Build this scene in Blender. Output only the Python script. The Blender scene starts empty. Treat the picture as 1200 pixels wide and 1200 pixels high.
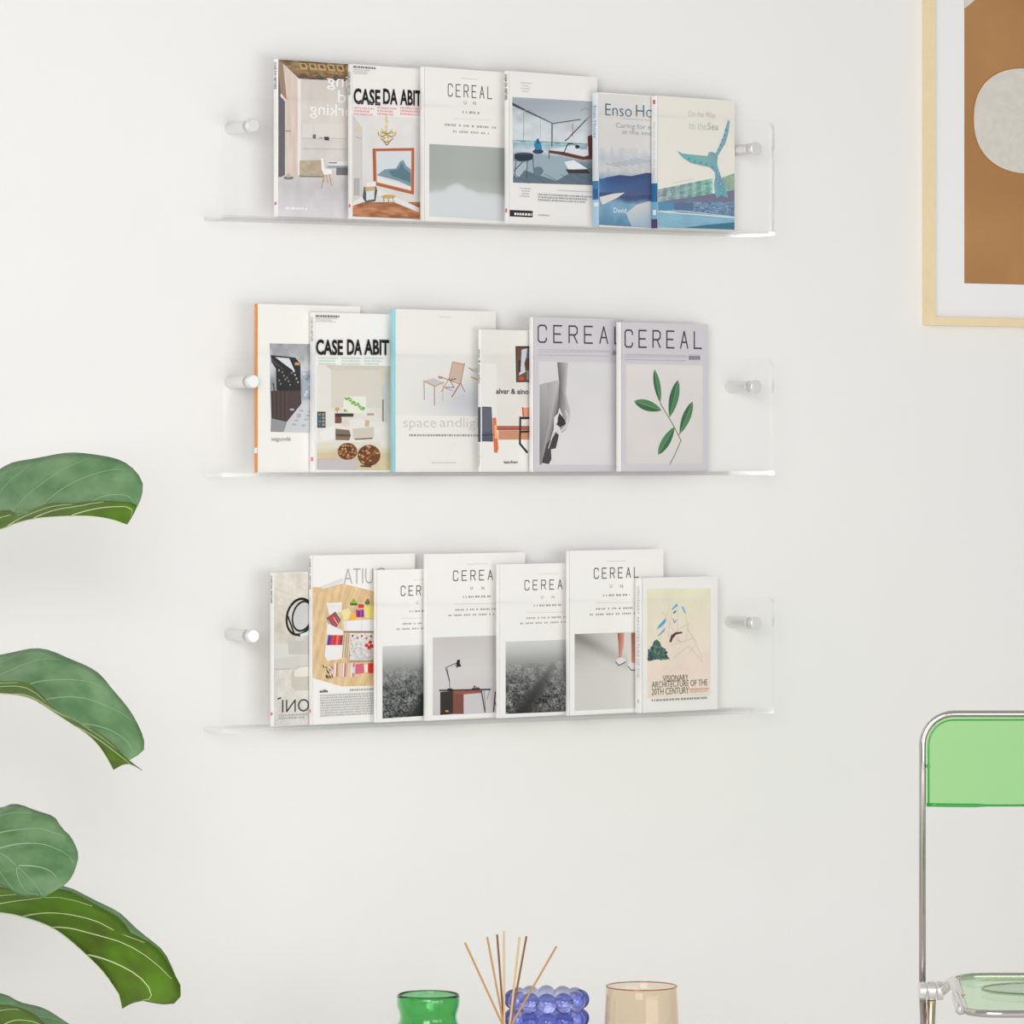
import bpy, bmesh, math, random
import numpy as np
from mathutils import Vector, Matrix
random.seed(4); RNG = np.random.RandomState(4)
S = bpy.context.scene
COL = S.collection
R = math.radians
# ------------------------------------------------------------------ camera
F = 5000.0            # focal length in pixels of a 1200 px frame
HOR = 528.0           # eye level in the frame
D = 7.1               # distance to the wall along the view axis
ANG = R(30)
EYE = 1.25
FW = Vector((math.sin(ANG), math.cos(ANG), 0)); RT = Vector((math.cos(ANG), -math.sin(ANG), 0)); UP = Vector((0, 0, 1))
CAM = Vector((-D*FW.x, -D*FW.y, EYE))
cd = bpy.data.cameras.new('camera'); cam = bpy.data.objects.new('camera', cd); COL.objects.link(cam)
cam.location = CAM; cam.rotation_euler = (R(90), 0, -ANG)
cd.sensor_width = 36; cd.lens = 36*F/1200; cd.shift_y = -(600-HOR)/1200
cd.clip_end = 60
S.camera = cam
# ------------------------------------------------------------------ world and lights
w = bpy.data.worlds.new('world'); S.world = w; w.use_nodes = True
bg = w.node_tree.nodes['Background']; bg.inputs[0].default_value = (1.0, .997, .99, 1); bg.inputs[1].default_value = .48
def area(name, loc, target, sx, sy, power, color):
    ld = bpy.data.lights.new(name, 'AREA'); ld.shape = 'RECTANGLE'; ld.size = sx; ld.size_y = sy; ld.energy = power; ld.color = color
    o = bpy.data.objects.new(name, ld); COL.objects.link(o); o.location = loc
    o.rotation_euler = (Vector(target)-Vector(loc)).to_track_quat('-Z', 'Y').to_euler()
    return o
area('assumed_key_light', (-3.0, -4.1, 1.75), (.9, 0, -.6), 2.0, 2.0, 100, (1, .999, .994))  # assumed bare key lamp at left, inferred from shadow direction; no window is built
area('front_fill_light', (.1, -4.3, .8), (.6, 0, -.6), 2.8, 1.3, 44, (1, .99, .975))  # added low fill that brightens the lower wall; no window stands here
S.view_settings.view_transform = 'Standard'; S.view_settings.look = 'None'
S.view_settings.exposure = -0.06; S.view_settings.gamma = 1.0; S.view_settings.use_curve_mapping = False
# ------------------------------------------------------------------ geometry of view: a photograph point on a given plane
def ray(px, py):
    return FW + RT*((px-600)/F) + UP*((HOR-py)/F)
def on_y(px, py, Y):                     # on the vertical plane y = Y (parallel to the wall)
    d = ray(px, py); s = (Y-CAM.y)/d.y; return CAM + d*s
def at_depth(px, py, s):                 # at distance s along the view axis
    return CAM + ray(px, py)*s
# ------------------------------------------------------------------ materials
def lin(c):
    return tuple((x/255/12.92 if x/255 <= .04045 else ((x/255+.055)/1.055)**2.4) for x in c)
MATS = {}
def mat(name, rgb, rough=.5, metal=0, spec=.5, noise=0, nscale=40, bump=0, coat=0, sub=None):
    if name in MATS: return MATS[name]
    m = bpy.data.materials.new(name); m.use_nodes = True; nt = m.node_tree; b = nt.nodes['Principled BSDF']
    c = lin(rgb); b.inputs['Base Color'].default_value = (*c, 1); b.inputs['Roughness'].default_value = rough
    b.inputs['Metallic'].default_value = metal; b.inputs['Specular IOR Level'].default_value = spec
    b.inputs['Coat Weight'].default_value = coat
    if noise or bump:
        tc = nt.nodes.new('ShaderNodeTexCoord'); n = nt.nodes.new('ShaderNodeTexNoise'); n.inputs['Scale'].default_value = nscale; n.inputs['Detail'].default_value = 5
        nt.links.new(tc.outputs['Object'], n.inputs['Vector'])
        if noise:
            r = nt.nodes.new('ShaderNodeMapRange'); r.inputs[3].default_value = 1-noise; r.inputs[4].default_value = 1+noise
            mx = nt.nodes.new('ShaderNodeMix'); mx.data_type = 'RGBA'; mx.blend_type = 'MULTIPLY'; mx.inputs[0].default_value = 1
            mx.inputs[6].default_value = (*c, 1); nt.links.new(n.outputs[0], r.inputs[0]); nt.links.new(r.outputs[0], mx.inputs[7]); nt.links.new(mx.outputs[2], b.inputs['Base Color'])
        if bump:
            bp = nt.nodes.new('ShaderNodeBump'); bp.inputs['Strength'].default_value = bump; bp.inputs['Distance'].default_value = .002
            nt.links.new(n.outputs[0], bp.inputs['Height']); nt.links.new(bp.outputs[0], b.inputs['Normal'])
    MATS[name] = m; return m
def clear(name, tint, rough=.03, base=.035, edge=.5, power=4.5, gcol=(1, 1, 1)):
    """clear sheet plastic or thin glass: tinted transmission and a facing-dependent gloss"""
    if name in MATS: return MATS[name]
    m = bpy.data.materials.new(name); m.use_nodes = True; nt = m.node_tree; nt.nodes.remove(nt.nodes['Principled BSDF'])
    out = nt.nodes['Material Output']; t = nt.nodes.new('ShaderNodeBsdfTransparent'); t.inputs[0].default_value = (*tint, 1)
    g = nt.nodes.new('ShaderNodeBsdfGlossy'); g.inputs['Roughness'].default_value = rough; g.inputs['Color'].default_value = (*gcol, 1)
    lw = nt.nodes.new('ShaderNodeLayerWeight'); lw.inputs[0].default_value = .5
    p = nt.nodes.new('ShaderNodeMath'); p.operation = 'POWER'; p.inputs[1].default_value = power
    k = nt.nodes.new('ShaderNodeMath'); k.operation = 'MULTIPLY_ADD'; k.inputs[1].default_value = edge; k.inputs[2].default_value = base
    mx = nt.nodes.new('ShaderNodeMixShader')
    nt.links.new(lw.outputs['Facing'], p.inputs[0]); nt.links.new(p.outputs[0], k.inputs[0]); nt.links.new(k.outputs[0], mx.inputs[0])
    nt.links.new(t.outputs[0], mx.inputs[1]); nt.links.new(g.outputs[0], mx.inputs[2]); nt.links.new(mx.outputs[0], out.inputs[0])
    MATS[name] = m; return m
def glass(name, rgb, rough=0.0, ior=1.45):
    if name in MATS: return MATS[name]
    m = bpy.data.materials.new(name); m.use_nodes = True; b = m.node_tree.nodes['Principled BSDF']
    b.inputs['Base Color'].default_value = (*rgb, 1); b.inputs['Transmission Weight'].default_value = 1; b.inputs['Roughness'].default_value = rough; b.inputs['IOR'].default_value = ior
    MATS[name] = m; return m
def print_mat():
    m = bpy.data.materials.new('printed_paper'); m.use_nodes = True; nt = m.node_tree; b = nt.nodes['Principled BSDF']
    a = nt.nodes.new('ShaderNodeAttribute'); a.attribute_name = 'ink'; nt.links.new(a.outputs['Color'], b.inputs['Base Color'])
    b.inputs['Roughness'].default_value = .5; b.inputs['Specular IOR Level'].default_value = .3
    return m
INK = print_mat()
M_WALL = mat('wall_paint', (239, 238, 236), .9, spec=.15, noise=.012, nscale=6, bump=.05)
M_PAPER = mat('page_paper', (240, 236, 228), .8, noise=.03, nscale=300)
M_STEEL = mat('brushed_aluminium', (236, 236, 235), .36, metal=.55)
M_CHROME = mat('chrome', (205, 198, 194), .12, metal=1)
M_CLEAR = clear('clear_acrylic', (1, 1, 1), base=.012, edge=.2)
M_EDGE = clear('acrylic_edge', (.97, .97, .965), rough=.14, base=.4, edge=.4, power=2)
# ------------------------------------------------------------------ mesh helpers
def mesh_obj(name, verts, faces, material, parent=None, smooth=False, mats=None, fmat=None):
    me = bpy.data.meshes.new(name); me.from_pydata([tuple(v) for v in verts], [], faces); me.update()
    for m in (mats or [material]): me.materials.append(m)
    if fmat: me.polygons.foreach_set('material_index', fmat)
    if smooth: me.polygons.foreach_set('use_smooth', [True]*len(me.polygons))
    o = bpy.data.objects.new(name, me); COL.objects.link(o)
    if parent: o.parent = parent
    return o
def bm_obj(name, bm, material, parent=None, smooth=False, mats=None, angle=None):
    me = bpy.data.meshes.new(name); bm.to_mesh(me); bm.free()
    for m in (mats or [material]): me.materials.append(m)
    if smooth: me.polygons.foreach_set('use_smooth', [True]*len(me.polygons))
    if angle: me.set_sharp_from_angle(angle=angle)
    o = bpy.data.objects.new(name, me); COL.objects.link(o)
    if parent: o.parent = parent
    return o
def box(bm, x0, x1, y0, y1, z0, z1, bevel=0, mi=0):
    r = bmesh.ops.create_cube(bm, size=1); vs = r['verts']
    bmesh.ops.scale(bm, vec=(x1-x0, y1-y0, z1-z0), verts=vs); bmesh.ops.translate(bm, vec=((x0+x1)/2, (y0+y1)/2, (z0+z1)/2), verts=vs)
    fs = {f for v in vs for f in v.link_faces}
    for f in fs: f.material_index = mi
    if bevel:
        es = list({e for v in vs for e in v.link_edges}); bmesh.ops.bevel(bm, geom=es, offset=bevel, segments=2, affect='EDGES')
def lathe(bm, prof, n=40, center=(0, 0, 0), axis='z', closed=False):
    rings = []
    for r, h in prof:
        ring = []
        for i in range(n):
            a = 2*math.pi*i/n; c, s = r*math.cos(a), r*math.sin(a)
            p = {'z': (c, s, h), 'y': (c, h, s), 'x': (h, c, s)}[axis]
            ring.append(bm.verts.new((p[0]+center[0], p[1]+center[1], p[2]+center[2])))
        rings.append(ring)
    for a, b in zip(rings, rings[1:]):
        for i in range(n): bm.faces.new((a[i], a[(i+1) % n], b[(i+1) % n], b[i]))
    if closed:
        a, b = rings[-1], rings[0]
        for i in range(n): bm.faces.new((a[i], a[(i+1) % n], b[(i+1) % n], b[i]))
    else:
        if prof[0][0] > 1e-6: bm.faces.new(rings[0])
        if prof[-1][0] > 1e-6: bm.faces.new(rings[-1])
    bmesh.ops.recalc_face_normals(bm, faces=bm.faces)
def tube(bm, pts, rad, n=12, caps=True):
    pts = [Vector(p) for p in pts]; rings = []
    rads = rad if isinstance(rad, (list, tuple)) else [rad]*len(pts)
    t0 = (pts[1]-pts[0]).normalized(); ref = Vector((0, 0, 1)) if abs(t0.z) < .9 else Vector((1, 0, 0)); nrm = (ref-t0*ref.dot(t0)).normalized()
    for i, p in enumerate(pts):
        t = (pts[min(i+1, len(pts)-1)]-pts[max(i-1, 0)]).normalized()
        nrm = (nrm-t*nrm.dot(t)).normalized(); b = t.cross(nrm)
        rings.append([bm.verts.new(p+(nrm*math.cos(2*math.pi*k/n)+b*math.sin(2*math.pi*k/n))*rads[i]) for k in range(n)])
    for a, b in zip(rings, rings[1:]):
        for i in range(n): bm.faces.new((a[i], a[(i+1) % n], b[(i+1) % n], b[i]))
    if caps: bm.faces.new(rings[0]); bm.faces.new(rings[-1])
    bmesh.ops.recalc_face_normals(bm, faces=bm.faces)
def empty(name, loc, rz=0, label=None, cat=None, group=None):
    o = bpy.data.objects.new(name, None); COL.objects.link(o); o.location = loc; o.rotation_euler = (0, 0, rz); o.empty_display_size = .05
    if label: o['label'] = label
    if cat: o['category'] = cat
    if group: o['group'] = group
    return o
def spline(pts, n):
    """Catmull-Rom resample by arc length"""
    P = np.array(pts, float); P = np.vstack([2*P[0]-P[1], P, 2*P[-1]-P[-2]]); out = []
    for i in range(1, len(P)-2):
        for t in np.linspace(0, 1, 16, endpoint=False):
            a, b, c, d = P[i-1], P[i], P[i+1], P[i+2]
            out.append(.5*((2*b)+(c-a)*t+(2*a-5*b+4*c-d)*t*t+(3*b-a-3*c+d)*t**3))
    out.append(P[-2]); out = np.array(out)
    L = np.r_[0, np.cumsum(np.linalg.norm(np.diff(out, axis=0), axis=1))]; q = np.linspace(0, L[-1], n)
    return np.stack([np.interp(q, L, out[:, k]) for k in range(out.shape[1])], 1)
# ------------------------------------------------------------------ structure
def struct(o):
    o['kind'] = 'structure'; return o
bm = bmesh.new(); box(bm, -4.5, 4.5, 0, .12, 0, 3.0); struct(bm_obj('wall_back', bm, M_WALL))
bm = bmesh.new(); box(bm, -4.5, 4.5, -7.5, .12, -.1, 0); struct(bm_obj('floor', bm, mat('pale_floor', (224, 222, 219), .6, noise=.06, nscale=8)))
bm = bmesh.new(); box(bm, -4.5, 4.5, -.014, 0, 0, .07, .003); struct(bm_obj('baseboard_back', bm, mat('white_trim', (240, 239, 236), .5)))
# ------------------------------------------------------------------ acrylic wall shelves
PANEL_Y0, PANEL_Y1 = -.070, -.062          # outer and inner face of the clear front
XL = on_y(261.5, 400, PANEL_Y0).x; XR = on_y(907.5, 400, PANEL_Y0).x
def plate(name, outline, y0, y1, parent):
    """upright plate from an outline in x,z, clear faces and polished edges"""
    n = len(outline); vs = [(x, y0, z) for x, z in outline]+[(x, y1, z) for x, z in outline]
    fs = [list(range(n)), list(range(2*n-1, n-1, -1))]+[(i, i+n, (i+1) % n+n, (i+1) % n) for i in range(n)]
    return mesh_obj(name, vs, fs, None, parent, mats=[M_CLEAR, M_EDGE], fmat=[0, 0]+[1]*n)
def make_shelf(ytop, ybot, ycapL, ycapR, label):
    zt = on_y(261.5, ytop, PANEL_Y0).z; zb = on_y(261.5, ybot, PANEL_Y0).z; th = .0065
    root = empty('wall_shelf', (XL, 0, zb), 0, label, 'shelf', 'clear acrylic magazine shelves')
    W_, H_ = XR-XL, zt-zb; r = .014; o = [(0, 0), (W_, 0)]
    for cx, a0 in ((W_-r, 0), (r, 90)):
        for k in range(7):
            a = R(a0+15*k); o.append((cx+r*math.cos(a), H_-r+r*math.sin(a)))
    plate('front_panel', o, PANEL_Y0, PANEL_Y1, root)
    vs = [(0, PANEL_Y1, 0), (W_, PANEL_Y1, 0), (W_, -.0005, 0), (0, -.0005, 0)]; vs += [(x, y, th) for x, y, z in vs]
    mesh_obj('base_ledge', vs, [(3, 2, 1, 0), (4, 5, 6, 7), (0, 1, 5, 4), (2, 3, 7, 6), (1, 2, 6, 5), (3, 0, 4, 7)], None, root, mats=[M_CLEAR, M_EDGE], fmat=[0, 0, 1, 1, 1, 1])
    for px, py in ((297, ycapL), (886.5, ycapR)):
        p = on_y(px, py, -.083)
        bm = bmesh.new(); lathe(bm, [(0, -.0005), (.0098, -.0005), (.0098, PANEL_Y1+.0008), (.009, PANEL_Y1), (0, PANEL_Y1)], 32, axis='y')
        s = bm_obj('standoff', bm, M_STEEL, root, True, angle=R(35)); s.location = (p.x-XL, 0, p.z-zb)
        bm = bmesh.new(); lathe(bm, [(0, PANEL_Y0), (.0088, PANEL_Y0), (.0088, PANEL_Y0-.004), (.0108, PANEL_Y0-.0045), (.0108, PANEL_Y0-.0125), (.0096, PANEL_Y0-.0135), (0, PANEL_Y0-.0135)], 32, axis='y')
        bm_obj('cap', bm, M_STEEL, s, True, angle=R(35))
    return zb+th
Z1 = make_shelf(113, 256.5, 147, 174, 'clear acrylic wall shelf of magazines, highest of the three')
Z2 = make_shelf(413, 559, 447, 453, 'clear acrylic wall shelf of magazines between the highest and lowest ones')
Z3 = make_shelf(711.5, 859, 745.5, 730.5, 'clear acrylic wall shelf of magazines, lowest of the three')
# ------------------------------------------------------------------ print: flat ink shapes on a cover
GLYPH = {}
def glyph(s, bold):
    k = (s, bold)
    if k in GLYPH: return GLYPH[k]
    cu = bpy.data.curves.new('t', 'FONT'); cu.body = s; cu.size = 1; cu.offset = bold; cu.resolution_u = 3
    o = bpy.data.objects.new('t', cu); COL.objects.link(o)
    dg = bpy.context.evaluated_depsgraph_get(); me = bpy.data.meshes.new_from_object(o.evaluated_get(dg))
    v = np.array([(q.co.x, q.co.y) for q in me.vertices]); f = [list(p.vertices) for p in me.polygons]
    bpy.data.objects.remove(o); bpy.data.curves.remove(cu); bpy.data.meshes.remove(me)
    v = (v-v.min(0))/(v.max(0)-v.min(0)); GLYPH[k] = (v, f); return GLYPH[k]
def vnoise(nx, ny, cells, seed):
    r = np.random.RandomState(seed); g = r.rand(cells+2, cells+2); x = np.linspace(0, cells, nx); y = np.linspace(0, cells, ny)
    xi, yi = x.astype(int), y.astype(int); fx, fy = x-xi, y-yi; fx = fx*fx*(3-2*fx); fy = fy*fy*(3-2*fy)
    a = g[np.ix_(yi, xi)]; b = g[np.ix_(yi, xi+1)]; c = g[np.ix_(yi+1, xi)]; d = g[np.ix_(yi+1, xi+1)]
    return (a*(1-fx)+b*fx)*(1-fy)[:, None]+(c*(1-fx)+d*fx)*fy[:, None]
class Print:
    """ink shapes on the front (or another) plane of a thing; coordinates are read off the photograph and mapped to the sheet"""
    def __init__(s, loc, step=.000012):
        s.loc = loc; s.v = []; s.f = []; s.c = []; s.layer = 1; s.step = step; s.ox = s.oy = 0; s.k = 1; s.clip = None
    def view(s, ox, oy, k): s.ox, s.oy, s.k = ox, oy, k; return s
    def L(s, x, y):
        u, v = s.loc(s.ox+x/s.k, s.oy+y/s.k)
        if s.clip: u = min(max(u, s.clip[0]), s.clip[1]); v = min(max(v, s.clip[2]), s.clip[3])
        return u, v
    def add(s, uv, faces, cols):
        b = len(s.v); y = -s.step*s.layer; s.layer += 1
        s.v += [(u, y, v) for u, v in uv]
        for f in faces:
            s.f.append([i+b for i in f]); s.c += [cols[i] for i in f]
    def poly(s, pts, col):
        uv = [s.L(*p) for p in pts]
        cs = [lin(c) for c in col] if isinstance(col[0], (tuple, list)) else [lin(col)]*len(pts)
        s.add(uv, [list(range(len(pts)))], cs)
    def rect(s, x0, y0, x1, y1, col): s.poly([(x0, y0), (x1, y0), (x1, y1), (x0, y1)], col)
    def ell(s, cx, cy, rx, ry, col, n=20): s.poly([(cx+rx*math.cos(2*math.pi*i/n), cy+ry*math.sin(2*math.pi*i/n)) for i in range(n)], col)
    def line(s, pts, wd, col):
        uv = []; fs = []; q = [s.L(*p) for p in pts]; h = wd/s.k/1400
        for (a, b), (c, d) in zip(q, q[1:]):
            l = math.hypot(c-a, d-b) or 1; nx, ny = -(d-b)/l*h, (c-a)/l*h; ex, ey = (c-a)/l*h*.6, (d-b)/l*h*.6
            i = len(uv); uv += [(a+nx-ex, b+ny-ey), (c+nx+ex, d+ny+ey), (c-nx+ex, d-ny+ey), (a-nx-ex, b-ny-ey)]; fs.append([i, i+1, i+2, i+3])
        s.add(uv, fs, [lin(col)]*len(uv))
    def grid(s, quad, nx, ny, fn):
        """quad: tl, tr, br, bl; fn(U, V) -> array (ny, nx, 3) of 0-255 with V down"""
        q = [np.array(s.L(*p)) for p in quad]; U, V = np.meshgrid(np.linspace(0, 1, nx), np.linspace(0, 1, ny))
        P = (q[0][None, None]*((1-U)*(1-V))[..., None]+q[1]*(U*(1-V))[..., None]+q[2]*(U*V)[..., None]+q[3]*((1-U)*V)[..., None]).reshape(-1, 2)
        c = np.clip(np.array(fn(U, V), float), 0, 255)/255; c = np.where(c <= .04045, c/12.92, ((c+.055)/1.055)**2.4).reshape(-1, 3)
        fs = [[j*nx+i, j*nx+i+1, (j+1)*nx+i+1, (j+1)*nx+i] for j in range(ny-1) for i in range(nx-1)]
        s.add([tuple(p) for p in P], fs, [tuple(x) for x in c])
    def text(s, t, x0, y0, x1, y1, col, bold=0.0, flip=False):
        v, f = glyph(t, bold); u0, v0 = s.L(x0, y1); u1, _ = s.L(x1, y1); _, v1 = s.L(x0, y0)
        q = [(u0+(u1-u0)*((1-a) if flip else a), v0+(v1-v0)*b) for a, b in v]; s.add(q, f, [lin(col)]*len(q))
    def vtext(s, t, x0, y0, x1, y1, col, bold=0.0):
        """reading downwards"""
        v, f = glyph(t, bold); u0, v0 = s.L(x0, y1); u1, _ = s.L(x1, y1); _, v1 = s.L(x0, y0)
        q = [(u0+(u1-u0)*b, v1-(v1-v0)*a) for a, b in v]; s.add(q, f, [lin(col)]*len(q))
    def cereal(s, x0, y0, x1, y1, wd, col):
        E = [[(1, 0), (0, 0), (0, 1), (1, 1)], [(0, .5), (.85, .5)]]
        A_ = {'C': [[(1, .25), (1, .12), (.8, 0), (.2, 0), (0, .12), (0, .88), (.2, 1), (.8, 1), (1, .88), (1, .75)]], 'E': E,
              'R': [[(0, 1), (0, 0), (.75, 0), (1, .13), (1, .4), (.75, .53), (0, .53)], [(.55, .53), (1, 1)]], 'A': [[(0, 1), (.5, 0), (1, 1)], [(.2, .65), (.8, .65)]], 'L': [[(0, 0), (0, 1), (1, 1)]]}
        n = 6; pitch = (x1-x0)/(n-1+.52); lw = pitch*.52; u0, v0 = s.L(x0, y1); u1, _ = s.L(x1, y1); _, v1 = s.L(x0, y0)
        old = s.L
        for i, ch in enumerate('CEREAL'):
            for st in A_[ch]:
                pts = [(x0+i*pitch+a*lw, y0+(y1-y0)*b) for a, b in st]
                s.L = lambda x, y: (u0+(u1-u0)*(x-x0)/(x1-x0), v0+(v1-v0)*(y1-y)/(y1-y0))
                s.line(pts, wd, col); s.L = old
    def micro(s, x0, y0, x1, n, dy, h, col, seed=1, gap=.3, align=None):
        """lines of unreadably small type"""
        r = random.Random(seed); uv = []; fs = []; ua, va = s.L(x0, y0); ub, _ = s.L(x1, y0); sc = (ub-ua)/(x1-x0)
        vs = (s.L(x0, y0+10)[1]-va)/10
        for j in range(n):
            x = x0 + (r.random()*.25*(x1-x0) if align else 0); e = x1 - (r.random()*.25*(x1-x0) if j or align else 0)
            while x < e:
                wv = min(h*(.35+.75*r.random()), e-x); a = ua+(x-x0)*sc; c = a+wv*sc; t = va+vs*dy*j; b = t+vs*h
                i = len(uv); uv += [(a, t), (c, t), (c, b), (a, b)]; fs.append([i, i+1, i+2, i+3]); x += wv+h*((gap*1.6 if r.random() < .25 else .25)+.2*r.random())
        s.add(uv, fs, [lin(tuple(x+(238-x)*.3 for x in col) if sum(col) < 600 else col)]*len(uv))
    def build(s, name, parent, lift=0):
        if not s.f: return None
        if lift: s.v = [(a, b-lift, c) for a, b, c in s.v]
        o = mesh_obj(name, s.v, s.f, INK, parent); a = o.data.color_attributes.new('ink', 'FLOAT_COLOR', 'CORNER')
        a.data.foreach_set('color', np.c_[np.array(s.c), np.ones(len(s.c))].astype(np.float32).ravel()); return o
# ------------------------------------------------------------------ magazines and books
TILT = R(9)                                  # fanned: each left edge forward, each right edge back under the next
EU = Vector((math.cos(TILT), math.sin(TILT), 0)); EN = Vector((math.sin(TILT), -math.cos(TILT), 0))
FRONT_Y = -.0595
class Lettering:
    """each run of type is a print of its own"""
    def __init__(s, loc, clip): s.loc = loc; s.clip = clip; s.all = []; s.va = (0, 0, 1)
    def view(s, *a): s.va = a
    def one(s, name):
        p = Print(s.loc); p.clip = s.clip; p.view(*s.va); s.all.append((name, p)); return p
    def text(s, *a, **k): s.one('lettering').text(*a, **k)
    def cereal(s, *a): s.one('title').cereal(*a)
    def micro(s, *a, **k): s.one('small_print').micro(*a, **k)
    def line(s, *a): s.one('rule').line(*a)
    def rect(s, *a): s.one('barcode').rect(*a)
    def bars(s, x0, y0, y1, n, step, col):
        p = s.one('barcode')
        for k in range(n): p.layer = 1; p.rect(x0+k*step, y0, x0+k*step+step*(.66 if k % 3 else .4), y1, col)
    def build(s, parent, lift):
        for name, p in s.all: p.build(name, parent, lift)
class Mag:
    def __init__(s, kind, label, floor_z, xf, xr, yt, t, cover=(243, 241, 237), spine=(250, 249, 247), group=None):
        P = on_y(xf, yt, FRONT_Y); s.P = Vector((P.x, P.y, floor_z+.0004)); s.h = P.z-s.P.z; s.t = t
        s.w = s.loc(xr, yt)[0]
        s.root = empty(kind, s.P, TILT, label, kind.split('_')[-1], group)
        c = .0006; bm = bmesh.new(); box(bm, 0, s.w, 0, c, 0, s.h); box(bm, 0, s.w, t-c, t, 0, s.h)
        bm_obj('cover', bm, mat('cover_%d_%d_%d' % cover, cover, .45, spec=.35), s.root)
        n = 5; vs = []; fs = []
        for k in range(n+1):                # gently rounded spine
            y = t*k/n; x = -.0010*math.sin(math.pi*k/n)
            vs += [(x, y, 0), (x, y, s.h), (x+.0008, y, 0), (x+.0008, y, s.h)]
        for k in range(n):
            i = 4*k; fs += [(i, i+1, i+5, i+4), (i+2, i+6, i+7, i+3), (i+1, i+3, i+7, i+5), (i, i+4, i+6, i+2)]
        fs += [(0, 2, 3, 1), (4*n, 4*n+1, 4*n+3, 4*n+2)]
        mesh_obj('spine', vs, fs, mat('spine_%d_%d_%d' % spine, spine, .45, spec=.35), s.root)
        bm = bmesh.new(); box(bm, .0012, s.w-.0012, c+.0001, t-c-.0001, .0012, s.h-.0012); bm_obj('pages', bm, M_PAPER, s.root)
        s.art = Print(s.loc); s.art.clip = (.0005, s.w-.0005, .0005, s.h-.0005); s.let = Lettering(s.loc, s.art.clip); s.spn = []
    def loc(s, px, py):
        d = ray(px, py); k = (s.P-CAM).dot(EN)/d.dot(EN); q = CAM+d*k-s.P; return q.dot(EU), q.z
    def view(s, *a): s.art.view(*a); s.let.view(*a)
    def spine_text(s, t, v0, v1, col, bold=0.01, w=.5):
        """reading downwards, v as fractions of the height from the top"""
        sp = Print(None); s.spn.append(('spine_title', sp)); g, f = glyph(t, bold); b = 0; h = s.t*w; y0 = s.t/2+h/2
        sp.v += [(-.00125, y0-q*h, s.h*(1-v0-(v1-v0)*p)) for p, q in g]
        # upright letters read with their tops towards the cover
        for ff in f: sp.f.append([i+b for i in ff]); sp.c += [lin(col)]*len(ff)
    def spine_rect(s, v0, v1, col, y0=.0, y1=1.0):
        sp = Print(None); s.spn.append(('spine_mark', sp)); b = 0; n = 5; e = .0001+.00001*len(s.spn)
        for k in range(n+1):
            q = y0+(y1-y0)*k/n; x = -.0010*math.sin(math.pi*min(max(q, 0), 1))-e; sp.v += [(x, q*s.t, s.h*(1-v0)), (x, q*s.t, s.h*(1-v1))]
        for k in range(n):
            i = b+2*k; sp.f.append([i, i+2, i+3, i+1]); sp.c += [lin(col)]*4
    def done(s):
        s.art.build('cover_picture', s.root); s.let.build(s.root, s.art.step*(s.art.layer+2))
        for name, p in s.spn: p.build(name, s.root)
C1 = (230, 50, 1200/270); C2 = (480, 60, 5); C3 = (680, 80, 5); C4 = (230, 340, 5); C5 = (440, 350, 5); C6 = (610, 360, 1200/310); C7 = (230, 640, 1200/230); C8 = (420, 640, 4.8); C9 = (650, 640, 1200/270)
def flat(c, amp=0, cells=8, seed=1):
    def fn(U, V):
        n = vnoise(U.shape[1], U.shape[0], cells, seed)-.5
        return np.array(c)[None, None]+(n*amp)[..., None]
    return fn
def vgrad(stops, amp=0, cells=10, seed=1, fine=0):
    def fn(U, V):
        n = (vnoise(U.shape[1], U.shape[0], cells, seed)-.5)*amp+(np.random.RandomState(seed).rand(*U.shape)-.5)*fine
        xs = [a for a, b in stops]; return np.stack([np.interp(V, xs, [b[k] for a, b in stops])+n for k in range(3)], -1)
    return fn
TOP = 'magazines on the top shelf'; MID = 'magazines on the middle shelf'; LOW = 'magazines on the bottom shelf'
# --- top shelf -----------------------------------------------------------------------------------
m = Mag('magazine', 'magazine with mirrored white lettering over a bare grey room with coffered ceiling', Z1, 326, 436, 69, .0125, (214, 210, 210), group=TOP)
m.view(*C1); a = m.art; l = m.let
a.grid([(425, 85), (900, 118), (900, 920), (425, 902)], 60, 80, vgrad([(0, (206, 200, 194)), (.3, (222, 214, 206)), (.7, (216, 212, 208)), (.8, (200, 197, 199)), (1, (226, 221, 226))], 10, 14, 3, 4))
a.grid([(470, 120), (528, 150), (528, 690), (470, 700)], 12, 40, flat((222, 204, 194), 16, 6, 5))
a.poly([(528, 150), (545, 190), (545, 690), (528, 690)], (238, 235, 230))
a.poly([(428, 120), (448, 190), (462, 300), (462, 690), (440, 700), (428, 700)], (104, 102, 110))
a.poly([(425, 86), (450, 95), (472, 300), (440, 260), (428, 150)], (162, 134, 112))
a.poly([(440, 262), (470, 300), (462, 306), (438, 280)], (238, 226, 210))
a.grid([(425, 85), (900, 118), (900, 206), (535, 188)], 60, 18, vgrad([(0, (120, 100, 76)), (.5, (160, 132, 92)), (1, (96, 80, 66))], 70, 16, 8, 30))
for k in range(6): a.poly([(538+k*48, 105+k*3), (572+k*48, 108+k*3), (580+k*48, 140+k*3), (545+k*48, 137+k*3)], (196, 166, 116)); a.poly([(545+k*48, 110+k*3), (565+k*48, 112+k*3), (572+k*48, 130+k*3), (552+k*48, 128+k*3)], (112, 88, 62))
for k in range(7): a.ell(550+k*44, 172+k*3, 15, 9, (136, 96, 74) if k % 2 else (92, 88, 76), 10)
a.rect(550, 420, 780, 500, (226, 221, 215)); a.line([(550, 498), (780, 500)], 3, (190, 186, 182)); a.line([(550, 552), (780, 556)], 3, (188, 184, 180)); a.line([(610, 420), (610, 500)], 2, (204, 198, 192))
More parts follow.
